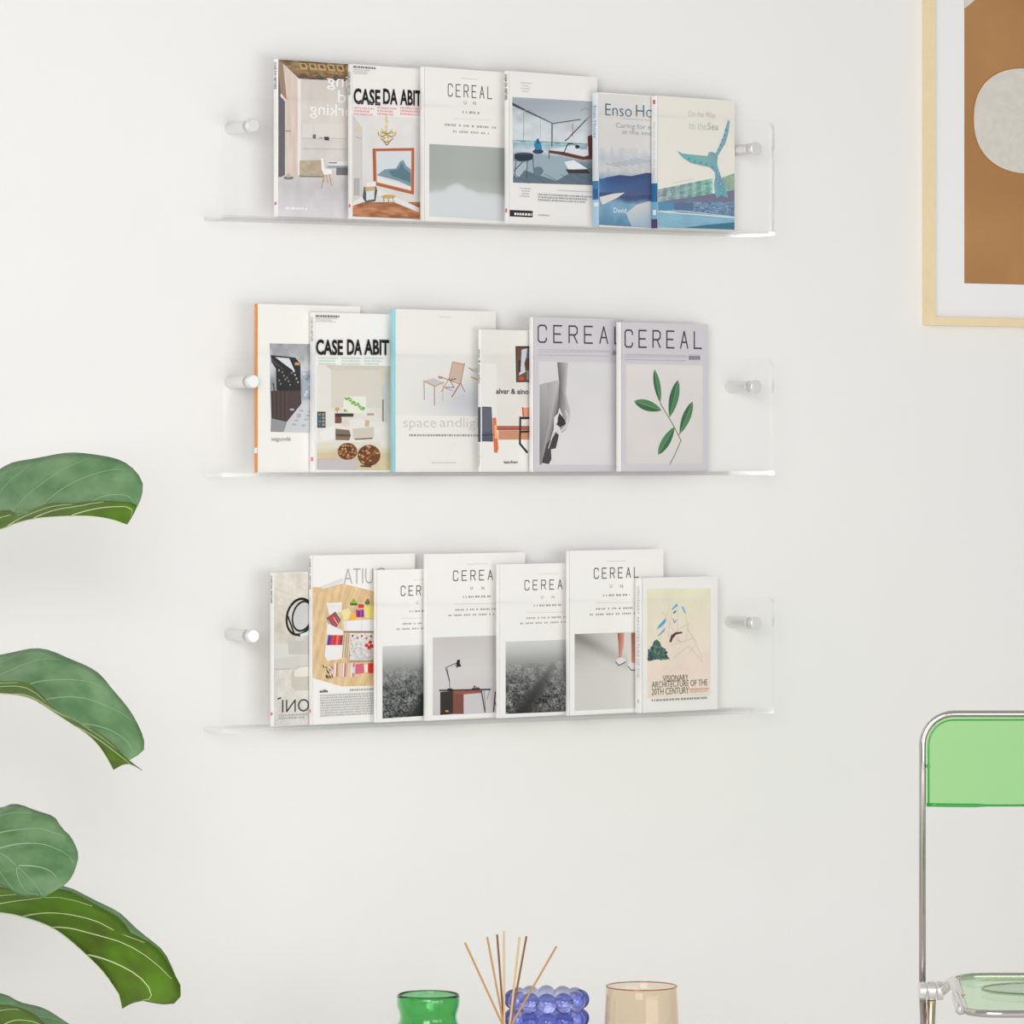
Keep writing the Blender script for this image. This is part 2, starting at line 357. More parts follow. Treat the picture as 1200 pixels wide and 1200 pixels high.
a.rect(606, 478, 622, 500, (112, 110, 110)); a.poly([(664, 490), (690, 490), (692, 510), (668, 508)], (60, 60, 62)); a.rect(640, 492, 656, 500, (166, 164, 162))
a.grid([(538, 614), (664, 612), (664, 694), (538, 692)], 18, 12, flat((186, 171, 148), 26, 8, 4)); a.line([(538, 696), (664, 698)], 7, (140, 132, 126))
a.rect(682, 618, 900, 640, (232, 230, 228)); a.poly([(680, 640), (900, 640), (900, 660), (684, 652)], (150, 170, 182)); a.poly([(730, 650), (900, 650), (900, 692), (728, 690)], (118, 116, 118)); a.line([(690, 626), (730, 626)], 6, (120, 130, 140))
a.poly([(648, 600), (660, 604), (668, 655), (704, 662), (706, 684), (664, 688), (652, 660)], (244, 243, 242))
for q in ([(664, 688), (652, 758)], [(676, 688), (684, 730)], [(692, 686), (704, 745)], [(660, 690), (664, 726)]): a.line(q, 5, (208, 150, 112))
a.line([(464, 460), (492, 460)], 5, (150, 140, 134)); a.ell(480, 704, 26, 9, (122, 120, 122)); a.poly([(472, 680), (488, 680), (492, 702), (468, 702)], (206, 176, 160))
l.text('Living', 680, 165, 900, 245, (248, 248, 247), .004, True); l.text('and', 736, 248, 880, 312, (246, 246, 246), .004, True); l.text('Working', 590, 312, 930, 392, (248, 248, 247), .004, True)
l.micro(460, 855, 580, 1, 10, 12, (250, 250, 250), 3)
m.spine_text('CASE DA ABITARE', .02, .19, (60, 60, 60)); m.spine_rect(.905, .925, (238, 120, 130), .25, .75); m.done()

m = Mag('magazine', 'magazine with heavy black title and red lines over a chandelier and framed picture', Z1, 412.5, 520, 75, .011, (242, 239, 234), group=TOP)
m.view(*C1); a = m.art; l = m.let
a.grid([(815, 375), (1290, 400), (1290, 925), (815, 905)], 40, 50, vgrad([(0, (231, 229, 227)), (.6, (224, 222, 220)), (1, (218, 214, 210))], 8, 10, 2))
a.poly([(815, 375), (862, 440), (862, 800), (815, 832)], (214, 210, 205)); a.line([(862, 440), (862, 800)], 3, (192, 188, 184))
a.ell(845, 450, 18, 14, (222, 204, 176), 8); a.line([(830, 490), (858, 500)], 4, (180, 172, 166))
a.rect(820, 705, 852, 795, (188, 186, 184)); a.line([(826, 705), (826, 795)], 3, (140, 138, 138)); a.line([(840, 705), (840, 795)], 3, (150, 148, 148))
a.grid([(815, 832), (1290, 830), (1290, 925), (815, 905)], 40, 14, vgrad([(0, (158, 98, 60)), (.4, (190, 130, 90)), (1, (172, 112, 74))], 60, 14, 9, 10))
a.poly([(862, 800), (945, 760), (1160, 860), (1160, 884), (945, 796), (870, 830), (815, 850), (815, 832)], (232, 231, 230))
a.poly([(918, 552), (1135, 548), (1133, 792), (922, 740)], (182, 92, 52)); a.poly([(930, 560), (1126, 558), (1124, 778), (934, 732)], (196, 116, 74)); a.poly([(936, 566), (1120, 564), (1118, 770), (940, 726)], (216, 224, 228))
a.poly([(940, 690), (980, 660), (1040, 655), (1060, 620), (1078, 610), (1092, 640), (1118, 660), (1118, 750), (1050, 720)], (128, 152, 164)); a.poly([(1000, 668), (1050, 660), (1070, 625), (1084, 655), (1116, 680), (1116, 730), (1020, 694)], (92, 122, 136))
a.poly([(940, 700), (1118, 752), (1118, 770), (940, 726)], (232, 232, 228))
for k, (x, y) in enumerate([(960, 472), (984, 466), (1024, 470), (998, 494), (978, 498)]): a.ell(x, y, 8, 7, (214, 182, 110), 8)
a.line([(990, 375), (992, 462)], 7, (222, 196, 132))
for q in ([(944, 462), (950, 480), (968, 490), (992, 478)], [(1040, 464), (1034, 482), (1014, 490), (992, 478)], [(962, 500), (976, 514), (992, 518), (1010, 512), (1024, 498)], [(966, 450), (972, 470), (992, 474), (1010, 470), (1018, 452)], [(980, 520), (992, 534), (1004, 520)]): a.line(q, 6, (176, 138, 62))
for x, y in ((944, 460), (966, 449), (1018, 451), (1040, 462), (956, 476), (1028, 478), (984, 400), (990, 424), (984, 440), (998, 410), (992, 500)): a.ell(x, y, 5, 8, (242, 222, 170), 8)
a.poly([(872, 752), (935, 745), (942, 770), (932, 826), (882, 834), (866, 808)], (84, 88, 92)); a.poly([(884, 768), (928, 762), (926, 816), (884, 822)], (222, 226, 228)); a.poly([(878, 752), (930, 748), (932, 768), (880, 776)], (206, 172, 128)); a.poly([(884, 728), (934, 722), (936, 748), (884, 752)], (236, 234, 230))
a.ell(1000, 802, 38, 10, (212, 170, 92)); a.line([(975, 806), (978, 848)], 4, (156, 112, 62)); a.line([(1024, 806), (1028, 850)], 4, (156, 112, 62)); a.line([(1000, 810), (1000, 840)], 4, (146, 104, 60))
[l.text(t, a_, 236+sl_, b_, 320+sl_, (26, 24, 24), .032) for t, a_, b_, sl_ in (('CASE', 818, 958, 0), ('DA', 972, 1048, 2), ('ABIT', 1060, 1172, 6), ('ARE', 1180, 1290, 9))]; l.micro(818, 120, 932, 1, 10, 11, (60, 58, 56), 2); l.micro(818, 138, 905, 3, 9, 4, (140, 136, 132), 3)
for x in (820, 942, 1062): l.micro(x, 334, x+104, 3, 16, 9, (232, 130, 142), x)
m.spine_text('CASE DA ABITARE', .05, .2, (70, 68, 66)); m.spine_rect(.905, .925, (238, 120, 130), .25, .75); m.done()

m = Mag('magazine', 'white magazine with thin spaced title above a blank grey-green misty picture', Z1, 497, 608, 78, .0105, (243, 241, 237), group=TOP)
m.view(*C2); a = m.art; l = m.let
def mist(U, V):
    n = vnoise(U.shape[1], U.shape[0], 12, 6); edge = .60+.10*np.abs(U-.35)-.08*np.exp(-((U-.32)/.12)**2)+.05*(n-.5)
    k = 1/(1+np.exp(-(V-edge)*60)); top = np.stack([176+10*U*0-14*np.abs(U-.4), 181-14*np.abs(U-.4), 177-14*np.abs(U-.4)], -1); bot = np.stack([222+8*V*0, 226+0*V, 229+0*V], -1)
    soft = np.clip((V-.45)/.2, 0, 1)*.25; k = np.maximum(k*.9, soft); return top*(1-k[..., None])+bot*k[..., None]
a.grid([(115, 543), (612, 570), (612, 1000), (115, 968)], 70, 70, mist)
l.cereal(226, 192, 482, 262, 6, (84, 80, 78)); l.micro(302, 156, 402, 1, 8, 5, (190, 186, 182), 1)
l.text('U', 318, 292, 333, 312, (96, 92, 90), .0); l.text('N', 372, 294, 388, 314, (96, 92, 90), .0)
l.micro(310, 350, 408, 1, 8, 13, (110, 106, 104), 4, .6); l.line([(250, 394), (482, 404)], 2, (206, 203, 200)); l.micro(206, 424, 510, 1, 10, 12, (130, 126, 124), 5, .9); l.micro(254, 464, 464, 1, 10, 11, (130, 126, 124), 6, .9)
m.done()

m = Mag('magazine', 'magazine with glass-walled lounge photo over the sea and a black label strip', Z1, 596, 700, 83, .0105, (241, 239, 236), group=TOP)
m.view(*C2); a = m.art; l = m.let
a.grid([(602, 268), (1100, 296), (1100, 786), (606, 770)], 60, 60, vgrad([(0, (176, 184, 192)), (.3, (206, 212, 216)), (.5, (212, 218, 222)), (.54, (150, 182, 194)), (.62, (206, 214, 220)), (.75, (136, 150, 160)), (.9, (102, 120, 132)), (1, (88, 106, 116))], 26, 12, 8, 8))
a.poly([(602, 268), (1100, 296), (1100, 402), (835, 425), (602, 300)], [(168, 178, 188), (176, 182, 190), (196, 202, 206), (190, 198, 204), (160, 170, 180)])
a.poly([(602, 300), (835, 425), (602, 318)], (60, 68, 78)); a.line([(602, 306), (838, 424), (1000, 400)], 6, (70, 82, 96)); a.line([(835, 424), (834, 555)], 9, (56, 72, 104)); a.line([(668, 345), (668, 520)], 4, (134, 146, 158)); a.line([(766, 392), (766, 520)], 3, (150, 160, 170)); a.line([(955, 425), (955, 500)], 6, (206, 86, 96))
a.line([(1036, 400), (925, 515), (910, 525)], 7, (70, 68, 70)); a.line([(1036, 400), (1060, 380)], 4, (120, 118, 118)); a.line([(1000, 350), (1030, 332), (1056, 345)], 5, (150, 154, 158)); a.line([(605, 522), (1050, 545)], 5, (94, 148, 156))
for k in range(9): a.ell(615+k*50, 526+k*3, 16, 6, (120, 168, 170) if k % 2 else (170, 200, 196), 8)
a.poly([(606, 690), (740, 640), (960, 660), (1100, 700), (1100, 786), (606, 770)], (98, 116, 128)); a.poly([(700, 600), (900, 620), (960, 700), (860, 760), (650, 690)], (158, 176, 186)); a.poly([(606, 640), (700, 660), (640, 740), (606, 730)], (176, 190, 198))
for k in range(5): a.line([(610+k*90, 720), (700+k*100, 776)], 3, (78, 94, 106))
a.ell(752, 588, 32, 14, (44, 62, 90)); a.poly([(735, 578), (728, 545), (748, 510), (770, 545), (776, 576)], (36, 132, 170)); a.poly([(745, 520), (753, 510), (762, 535), (748, 545)], (30, 78, 132))
a.ell(668, 605, 56, 12, (70, 86, 112)); a.poly([(612, 605), (724, 605), (722, 632), (690, 644), (640, 644), (614, 630)], (38, 46, 62))
for q in ([(622, 640), (614, 742)], [(690, 640), (684, 746)], [(612, 700), (660, 650)], [(722, 630), (726, 700)]): a.line(q, 6, (62, 74, 88))
a.poly([(820, 575), (950, 552), (1058, 560), (1058, 620), (900, 606)], (220, 226, 232)); a.poly([(812, 580), (900, 590), (1020, 618), (1048, 610), (1042, 500), (1062, 490), (1100, 540), (1100, 632), (1010, 636), (880, 606), (820, 596)], (98, 50, 40)); a.poly([(990, 560), (1040, 545), (1040, 575), (1000, 576)], (166, 170, 196)); a.line([(902, 598), (925, 545), (955, 540)], 7, (44, 40, 46)); a.ell(982, 560, 14, 11, (40, 34, 38)); a.line([(815, 590), (818, 630)], 5, (80, 50, 44))
a.poly([(905, 648), (960, 638), (1044, 690), (930, 694)], (230, 236, 242)); a.poly([(912, 692), (1040, 694), (1056, 716), (930, 716)], (60, 50, 52)); a.ell(752, 702, 30, 26, (104, 124, 138))
l.micro(648, 182, 714, 1, 10, 5, (160, 156, 152), 1); l.micro(640, 198, 714, 3, 16, 5, (176, 172, 168), 2, align=1)
l.micro(638, 800, 718, 4, 15, 6, (150, 148, 146), 3, align=1); l.micro(860, 812, 1080, 1, 10, 6, (170, 168, 166), 4); l.micro(752, 834, 1085, 3, 16, 10, (128, 126, 124), 5, .3)
a.poly([(586, 930), (720, 936), (720, 974), (586, 968)], (24, 22, 22)); l.micro(612, 946, 714, 1, 10, 14, (238, 238, 238), 6, .1); l.micro(752, 956, 818, 1, 10, 8, (120, 118, 116), 7)
m.spine_text('CASA DA ABITARE', .02, .19, (50, 48, 48), .02, .6); m.spine_rect(.90, .925, (240, 90, 100), .25, .75); m.done()

m = Mag('paperback_book', 'paperback book with blue lettering above a dark blue sea and mountain cover', Z1, 701.5, 797, 108, .016, (240, 238, 234), (238, 242, 246), group='paperbacks on the top shelf')
m.view(*C3); a = m.art; l = m.let
def sea(U, V):
    n = vnoise(U.shape[1], U.shape[0], 9, 4); n2 = vnoise(U.shape[1], U.shape[0], 26, 5)
    st = [(0, (226, 223, 219)), (.4, (220, 217, 216)), (.48, (196, 202, 210)), (.58, (208, 206, 206)), (.64, (150, 172, 196)), (.655, (72, 110, 160)), (.7, (58, 80, 130)), (.78, (66, 82, 124)), (.82, (128, 170, 196)), (.92, (116, 160, 188)), (1, (86, 132, 166))]
    VV = V+.03*(n-.5); c = np.stack([np.interp(VV, [s_[0] for s_ in st], [s_[1][k] for s_ in st]) for k in range(3)], -1); return c+((n2-.5)*16*(V > .4))[..., None]
a.grid([(110, 150), (620, 175), (620, 945), (110, 918)], 60, 90, sea)
a.poly([(110, 655), (150, 640), (230, 625), (300, 632), (390, 612), (520, 620), (520, 740), (260, 745), (180, 725), (110, 730)], [(62, 104, 158), (50, 84, 138), (48, 74, 124), (50, 72, 120), (62, 76, 120), (60, 78, 120), (84, 90, 128), (80, 96, 140), (70, 104, 156), (84, 126, 172)])
a.poly([(112, 755), (190, 735), (262, 728), (215, 760), (130, 800)], (222, 218, 214)); a.poly([(268, 850), (330, 800), (400, 780), (560, 790), (560, 940), (300, 926)], [(196, 206, 212), (214, 212, 210), (216, 213, 210), (200, 205, 210), (186, 196, 206), (170, 190, 206)])
for k in range(6): a.line([(150+k*35, 560-6*k), (240+k*38, 575-5*k)], 8, (176, 184, 194))
[l.text(*q, (60, 104, 128), -.006) for q in (('Enso', 146, 206, 302, 276), ('House', 326, 214, 540, 284))]; l.line([(250, 294), (420, 306)], 3, (150, 176, 188)); l.text('Caring for each', 208, 318, 470, 356, (140, 158, 168), 0); l.text('at the end of', 244, 358, 470, 384, (140, 158, 168), 0); l.text('David', 196, 816, 268, 846, (232, 240, 244), .0)
m.spine_rect(.66, .80, (66, 128, 186)); m.spine_rect(.80, 1, (176, 208, 228)); m.spine_text('Enso House', .1, .34, (120, 168, 196), .0, .5)
m.spine_rect(.72, .79, (40, 92, 158), .1, .8); m.spine_rect(.82, .85, (238, 240, 240), 0, .7); m.done()

m = Mag('paperback_book', 'cream paperback book with a teal whale tail over patchwork waves', Z1, 770.5, 861, 112, .0155, (238, 234, 224), (247, 246, 244), group='paperbacks on the top shelf')
m.view(*C3); a = m.art; l = m.let
def patch(c, amp, cells, seed, fine=14): return vgrad([(0, c), (1, c)], amp, cells, seed, fine)
a.grid([(455, 710), (775, 645), (775, 735), (455, 785)], 50, 20, lambda U, V: patch((150, 164, 172), 50, 14, 3, 30)(U, V)+(np.clip(np.sin(U*40), -.3, .3)*40)[..., None]+np.stack([-20*U, 20*U, 0*U], -1))
a.grid([(830, 640), (905, 615), (905, 712), (830, 722)], 16, 16, patch((150, 178, 158), 26, 6, 4)); a.poly([(455, 785), (775, 735), (905, 712), (905, 782), (770, 785), (600, 788)], (122, 120, 142)); a.poly([(600, 790), (660, 755), (660, 788)], (110, 134, 168))
a.grid([(455, 786), (905, 782), (905, 872), (455, 835)], 60, 20, lambda U, V: patch((112, 142, 172), 70, 22, 7, 60)(U, V)+np.stack([-40*(U < .25)+0*U, 20*(U < .2)+0*U, 26*(U < .25)+0*U], -1)); a.poly([(545, 788), (660, 788), (660, 836), (555, 832)], (92, 118, 150))
a.line([(455, 838), (600, 836), (720, 850), (905, 872)], 5, (190, 222, 230)); a.grid([(455, 842), (905, 878), (905, 948), (455, 934)], 40, 16, patch((136, 184, 206), 16, 8, 9, 6)); a.poly([(600, 934), (760, 915), (905, 902), (905, 945)], (66, 118, 142)); a.ell(490, 798, 18, 8, (160, 204, 222)); a.rect(455, 784, 545, 832, (90, 144, 180))
wt = [(866, 304), (876, 312), (868, 380), (850, 440), (826, 480), (806, 515), (802, 560), (812, 600), (830, 650), (850, 700), (868, 760), (842, 752), (828, 742), (800, 760), (786, 720), (782, 680), (790, 640), (788, 610), (760, 582), (700, 568), (650, 556), (610, 532), (586, 510), (566, 484), (600, 500), (650, 506), (700, 510), (745, 514), (752, 494), (772, 488), (790, 500), (812, 470), (836, 410), (850, 350)]
a.poly([(p[0], p[1]) for p in wt], [(96+((i*37) % 40), 158+((i*23) % 30), 172+((i*17) % 24)) for i in range(len(wt))])
for k in range(16):
    t = k/15; a.ell(800+34*t+10*math.sin(k*7), 600+130*t, 5, 8, (136, 188, 196) if k % 2 else (96, 152, 170), 6)
for k in range(10): a.ell(620+17*k, 530+5*k+4*math.sin(k*5), 7, 5, (74, 140, 160) if k % 2 else (130, 184, 192), 6); a.ell(862-6*k, 350+14*k, 5, 8, (76, 146, 164) if k % 2 else (134, 186, 194), 6)
l.text('On the Way', 632, 248, 792, 292, (200, 206, 200), 0); l.text('to the', 636, 312, 738, 356, (196, 208, 200), 0); l.text('Sea', 744, 318, 808, 360, (172, 184, 180), .0); l.line([(540, 672), (660, 650)], 2, (190, 184, 176))
m.spine_rect(.03, .062, (226, 96, 76), .3, .7); m.spine_rect(.66, .80, (38, 122, 176)); m.spine_rect(.80, .93, (120, 184, 216)); m.spine_rect(.86, .9, (240, 244, 246), .2, .7); m.spine_rect(.93, 1, (74, 66, 112)); m.spine_text('On the Way to the Sea', .2, .6, (200, 204, 204), .0, .4); m.done()
# --- middle shelf --------------------------------------------------------------------------------
m = Mag('magazine', 'tall white magazine with an orange spine and a dark kitchen photo', Z2, 301.5, 422, 356, .0075, (245, 243, 239), (246, 146, 34), group=MID)
m.view(*C4); a = m.art; l = m.let
a.grid([(430, 312), (800, 318), (800, 840), (436, 830)], 60, 70, vgrad([(0, (160, 162, 166)), (.25, (196, 198, 202)), (.5, (150, 154, 160)), (.75, (214, 216, 218)), (1, (166, 168, 170))], 40, 12, 5, 16))
a.poly([(436, 380), (580, 395), (610, 430), (614, 600), (470, 588), (466, 460), (440, 420)], (40, 38, 42)); a.poly([(462, 392), (545, 400), (580, 480), (525, 440)], (222, 226, 230)); a.poly([(438, 395), (500, 450), (520, 470), (440, 425)], (70, 68, 72))
for k in range(14): a.ell(485+((k*37) % 120), 470+((k*53) % 90), 5, 6, (150, 140, 130) if k % 3 else (196, 190, 180), 6)
a.poly([(436, 590), (612, 588), (616, 665), (530, 772), (440, 752)], (74, 60, 58))
for k in range(8): a.line([(445+k*12, 594), (446+k*12, 752)], 4, (96, 80, 76) if k % 2 else (56, 46, 46))
for k in range(6): a.line([(538+k*13, 594), (538+k*13, 762-k*15)], 4, (88, 74, 70))
a.poly([(440, 752), (530, 772), (510, 832), (436, 830)], (150, 150, 152)); a.poly([(530, 772), (616, 665), (670, 640), (800, 640), (800, 840), (512, 832)], (206, 208, 211)); a.poly([(620, 480), (670, 470), (800, 480), (800, 640), (622, 640)], (166, 176, 186))
for k in range(10): a.ell(560+((k*41) % 110), 700+((k*29) % 110), 14, 7, (176, 180, 184), 8); a.ell(630+((k*17) % 60), 490+((k*31) % 140), 8, 10, (120, 136, 152) if k % 2 else (206, 212, 218), 8)
a.line([(450, 545), (456, 590)], 7, (40, 40, 42)); a.line([(580, 432), (600, 432)], 16, (206, 150, 70))
l.text('segundé', 438, 860, 552, 890, (128, 124, 122), .0)
m.spine_rect(.853, .885, (250, 250, 250)); m.spine_text('apartamento', .02, .3, (250, 190, 120), .0, .5); m.done()

m = Mag('magazine', 'magazine with heavy black title over a sofa room and two wicker poufs', Z2, 369, 490, 366, .0135, (246, 244, 241), group=MID)
m.view(*C4); a = m.art; l = m.let
a.grid([(706, 438), (1290, 446), (1290, 1058), (706, 1052)], 60, 60, vgrad([(0, (214, 206, 192)), (.3, (226, 220, 210)), (.55, (232, 228, 221)), (.75, (236, 233, 226)), (.85, (214, 200, 160)), (1, (222, 208, 170))], 12, 10, 2, 5))
a.poly([(706, 438), (760, 440), (790, 470), (790, 760), (706, 800)], (232, 228, 222)); a.poly([(790, 470), (1085, 470), (1085, 690), (790, 690)], (221, 214, 202)); a.poly([(1085, 560), (1120, 520), (1120, 780), (1088, 760)], (204, 208, 206)); a.rect(1090, 640, 1098, 770, (128, 120, 110))
a.rect(862, 622, 995, 722, (236, 238, 220))
for k in range(22):
    x = 870+((k*43) % 118); y = 632+((k*29) % 82); a.poly([(x-10, y+3), (x, y-9), (x+11, y+1), (x+1, y+9)], [(176, 206, 128), (120, 182, 112), (206, 218, 150), (88, 168, 122)][k % 4])
a.rect(708, 712, 757, 806, (62, 70, 76))
for k in range(8): a.rect(714+(k % 2)*22, 722+(k//2)*20, 730+(k % 2)*22, 736+(k//2)*20, [(120, 140, 150), (176, 150, 110), (88, 120, 140), (150, 160, 160)][k % 4])
a.rect(812, 722, 920, 742, (64, 56, 52)); a.rect(812, 742, 850, 780, (110, 80, 66)); a.ell(825, 698, 14, 10, (226, 166, 64)); a.line([(825, 704), (825, 724)], 4, (170, 130, 80)); a.rect(1000, 722, 1040, 734, (196, 160, 130))
a.poly([(880, 760), (960, 750), (1010, 770), (1045, 770), (1045, 862), (940, 872), (900, 850)], (236, 232, 226)); a.poly([(915, 812), (1040, 800), (1040, 865), (918, 872)], (214, 204, 192)); a.poly([(990, 760), (1015, 765), (1010, 800), (985, 798)], (206, 186, 140)); a.line([(930, 874), (1030, 868)], 8, (128, 104, 84)); a.poly([(815, 812), (895, 820), (905, 850), (895, 880), (815, 878)], (132, 112, 92)); a.line([(820, 850), (898, 852)], 12, (84, 78, 70)); a.ell(832, 760, 20, 16, (126, 78, 64)); a.ell(875, 780, 24, 20, (224, 216, 206)); a.poly([(720, 830), (810, 790), (815, 870), (730, 890)], (240, 238, 234))
a.poly([(706, 895), (1080, 890), (1080, 920), (706, 930)], (228, 222, 206)); a.poly([(706, 990), (942, 990), (942, 1052), (706, 1052)], (202, 194, 198))
for cx, cy, rx, ry, sd in ((885, 945, 57, 50, 1), (1010, 968, 66, 62, 2)):
    a.ell(cx, cy, rx, ry, (112, 66, 32), 28); r_ = random.Random(sd)
    for k in range(46):
        t = r_.random()*6.28; q = math.sqrt(r_.random())*.9; a.ell(cx+rx*q*math.cos(t), cy+ry*q*math.sin(t), 7, 6, [(190, 130, 80), (78, 44, 20), (156, 98, 54), (206, 160, 116)][k % 4], 6)
a.line([(960, 1030), (1020, 1034)], 8, (70, 50, 34))
[l.text(t, a_, 288, b_, 380, (26, 24, 24), .032) for t, a_, b_ in (('CASE', 698, 856), ('DA', 880, 968), ('ABIT', 980, 1126), ('ARE', 1134, 1260))]; l.micro(698, 146, 834, 1, 10, 12, (62, 60, 58), 2); l.micro(698, 164, 820, 3, 9, 4, (170, 166, 162), 3)
for x in (712, 846, 980): l.micro(x, 394, x+116, 3, 17, 8, (172, 214, 190), x)
m.spine_text('CASE DA ABITARE', .03, .18, (130, 128, 126), .0, .5); m.spine_rect(.905, .93, (244, 140, 146), .25, .75); m.done()

m = Mag('hardback_book', 'large pale book with a cyan spine and a folding chair with stool', Z2, 463, 581, 362, .0125, (240, 239, 234), (160, 224, 238), group='books on the middle shelf')
m.view(*C5); a = m.art; l = m.let
def sl(U, V):
    g = np.exp(-((U-.75)/.35)**2-((V-.75)/.3)**2)*34; c = np.array((234, 233, 229))[None, None]-g[..., None]*np.array((1.0, .9, .55)); return c
a.grid([(118, 325), (700, 330), (700, 690), (122, 686)], 50, 40, sl)
br = (186, 140, 112)
a.poly([(452, 372), (522, 382), (502, 492), (432, 470)], (206, 182, 166)); a.line([(452, 372), (522, 384)], 5, br); a.line([(522, 380), (500, 492)], 6, br); a.line([(452, 372), (430, 470), (386, 545)], 6, br); a.line([(500, 490), (448, 575)], 8, (158, 110, 84)); a.line([(370, 455), (440, 480), (500, 500), (524, 545)], 7, br); a.line([(432, 470), (460, 520), (412, 520)], 5, (132, 96, 78)); a.line([(440, 476), (470, 470)], 6, (120, 90, 76)); a.ell(382, 462, 14, 8, br, 10); a.line([(400, 520), (450, 540)], 4, br)
a.poly([(282, 482), (340, 466), (398, 490), (345, 512)], (202, 200, 202)); a.line([(282, 482), (345, 514), (400, 490)], 7, (206, 160, 122)); a.line([(284, 484), (286, 590)], 6, br); a.line([(345, 514), (346, 624)], 7, (190, 134, 100)); a.line([(396, 490), (394, 598)], 5, (206, 176, 156)); a.line([(450, 590), (520, 570), (525, 600)], 3, (206, 196, 190))
a.line([(545, 405), (600, 440)], 5, (120, 112, 108)); a.line([(560, 460), (640, 490)], 9, (206, 176, 110)); a.poly([(560, 410), (690, 400), (690, 470), (600, 450)], (212, 206, 204))
[l.text(*q, (208, 207, 204), -.004) for q in (('space', 162, 715, 356, 772), ('and', 376, 696, 504, 752), ('light', 514, 698, 660, 772))]; l.micro(198, 794, 640, 1, 10, 12, (112, 110, 108), 8, .25); l.micro(372, 104, 440, 1, 8, 6, (216, 214, 210), 2); l.micro(330, 956, 475, 1, 8, 10, (212, 210, 206), 9); l.line([(430, 900), (470, 840)], 2, (226, 224, 220))
m.done()

m = Mag('hardback_book', 'small book with armchair, table and a framed vase picture cut off', Z2, 564.5, 650, 386, .0095, (236, 233, 227), (248, 247, 245), group='books on the middle shelf')
m.view(*C5); a = m.art; l = m.let
a.grid([(622, 330), (1050, 330), (1050, 745), (622, 745)], 20, 20, flat((230, 226, 220), 8, 5, 4)); a.rect(622, 380, 712, 760, (236, 234, 230)); a.rect(622, 745, 1050, 1010, (240, 238, 234))
a.poly([(820, 278), (1020, 278), (1020, 488), (824, 490)], (66, 48, 40)); a.poly([(828, 286), (1012, 286), (1012, 480), (832, 482)], (104, 76, 62)); a.poly([(856, 300), (890, 290), (885, 340), (872, 380), (880, 430), (840, 450), (852, 390)], (206, 208, 216)); a.ell(855, 468, 16, 12, (206, 70, 56)); a.rect(838, 360, 850, 430, (40, 40, 42)); a.rect(886, 420, 1000, 478, (150, 150, 150)); a.rect(888, 290, 1000, 350, (90, 120, 130))
a.poly([(608, 632), (680, 634), (690, 838), (612, 836)], (82, 88, 102)); a.poly([(612, 640), (676, 642), (680, 780), (614, 784)], (96, 102, 116)); a.line([(612, 800), (690, 796)], 8, (60, 66, 80))
a.rect(700, 746, 1050, 770, (156, 76, 54)); a.line([(700, 756), (1050, 756)], 5, (206, 120, 90)); a.rect(720, 772, 1050, 826, (206, 146, 110)); a.poly([(686, 700), (706, 696), (720, 880), (712, 905), (694, 900), (690, 800)], (230, 112, 56)); a.poly([(696, 740), (712, 740), (712, 820), (700, 820)], (250, 180, 120))
a.line([(848, 695), (846, 850), (888, 900)], 14, (32, 30, 32)); a.line([(850, 700), (1000, 696)], 14, (32, 30, 32)); a.line([(850, 780), (1000, 776)], 12, (32, 30, 32)); a.poly([(862, 640), (1000, 630), (1000, 690), (866, 690)], (226, 160, 120)); a.line([(862, 638), (866, 690)], 10, (214, 70, 48))
l.text('alvar & aino aalto', 706, 526, 985, 558, (36, 34, 34), .02); l.text('taschen', 750, 948, 832, 966, (40, 40, 42), .02)
m.spine_text('alvar & aino aalto', .14, .38, (70, 72, 78), .0, .6); m.spine_rect(.545, .79, (70, 78, 92), .2, 1); m.spine_text('taschen', .8, .96, (120, 140, 160), .0, .5); m.done()

LAV = (212, 208, 214)
def big_cereal(m, x0, x1, pic):
    m.view(*C6); a = m.art; l = m.let; a.grid(pic, 40, 50, vgrad([(0, (228, 223, 220)), (1, (222, 217, 214))] if x0 > 400 else [(0, (222, 220, 222)), (1, (226, 223, 224))], 5, 5, 3))
    s = 82 if x0 < 400 else 104
    l.cereal(x0, s, x1, s+76, 7.2, (70, 66, 68)); l.micro(x0, s+108, x1-66, 1, 10, 4, (158, 154, 160), 3); l.micro(x1-60, s+110, x1-6, 1, 10, 3, (158, 154, 160), 4); l.line([(x0, s+120), (x1-66, s+122)], 2, (176, 172, 178)); l.micro(x0, s+132, x1-70, 1, 10, 4, (158, 154, 160), 5)
    l.bars(x1-58, s+117, s+135, 13, 4.2, (96, 92, 96))
m = Mag('magazine', 'lavender-grey magazine with wide title and a black-and-white hanging arm', Z2, 625, 730, 371.5, .0105, LAV, group=MID); big_cereal(m, 80, 474, [(84, 246), (474, 252), (474, 714), (84, 714)]); a = m.art
a.poly([(86, 352), (170, 330), (190, 400), (160, 520), (130, 620), (96, 714), (86, 714)], [(150, 148, 148), (196, 194, 193), (90, 86, 86), (80, 76, 76), (72, 68, 70), (150, 148, 148), (128, 126, 126)])
a.poly([(86, 352), (120, 340), (130, 520), (100, 640), (86, 660)], [(176, 174, 173), (186, 184, 183), (150, 148, 148), (136, 134, 134), (120, 118, 118)])
a.poly([(166, 250), (216, 250), (206, 390), (224, 470), (222, 510), (205, 560), (185, 570), (176, 540), (190, 490), (170, 440), (176, 350)], [(110, 106, 106), (200, 198, 197), (190, 188, 187), (176, 174, 173), (196, 194, 193), (210, 208, 207), (170, 168, 167), (120, 116, 116), (150, 147, 147), (96, 92, 92), (100, 97, 97)])
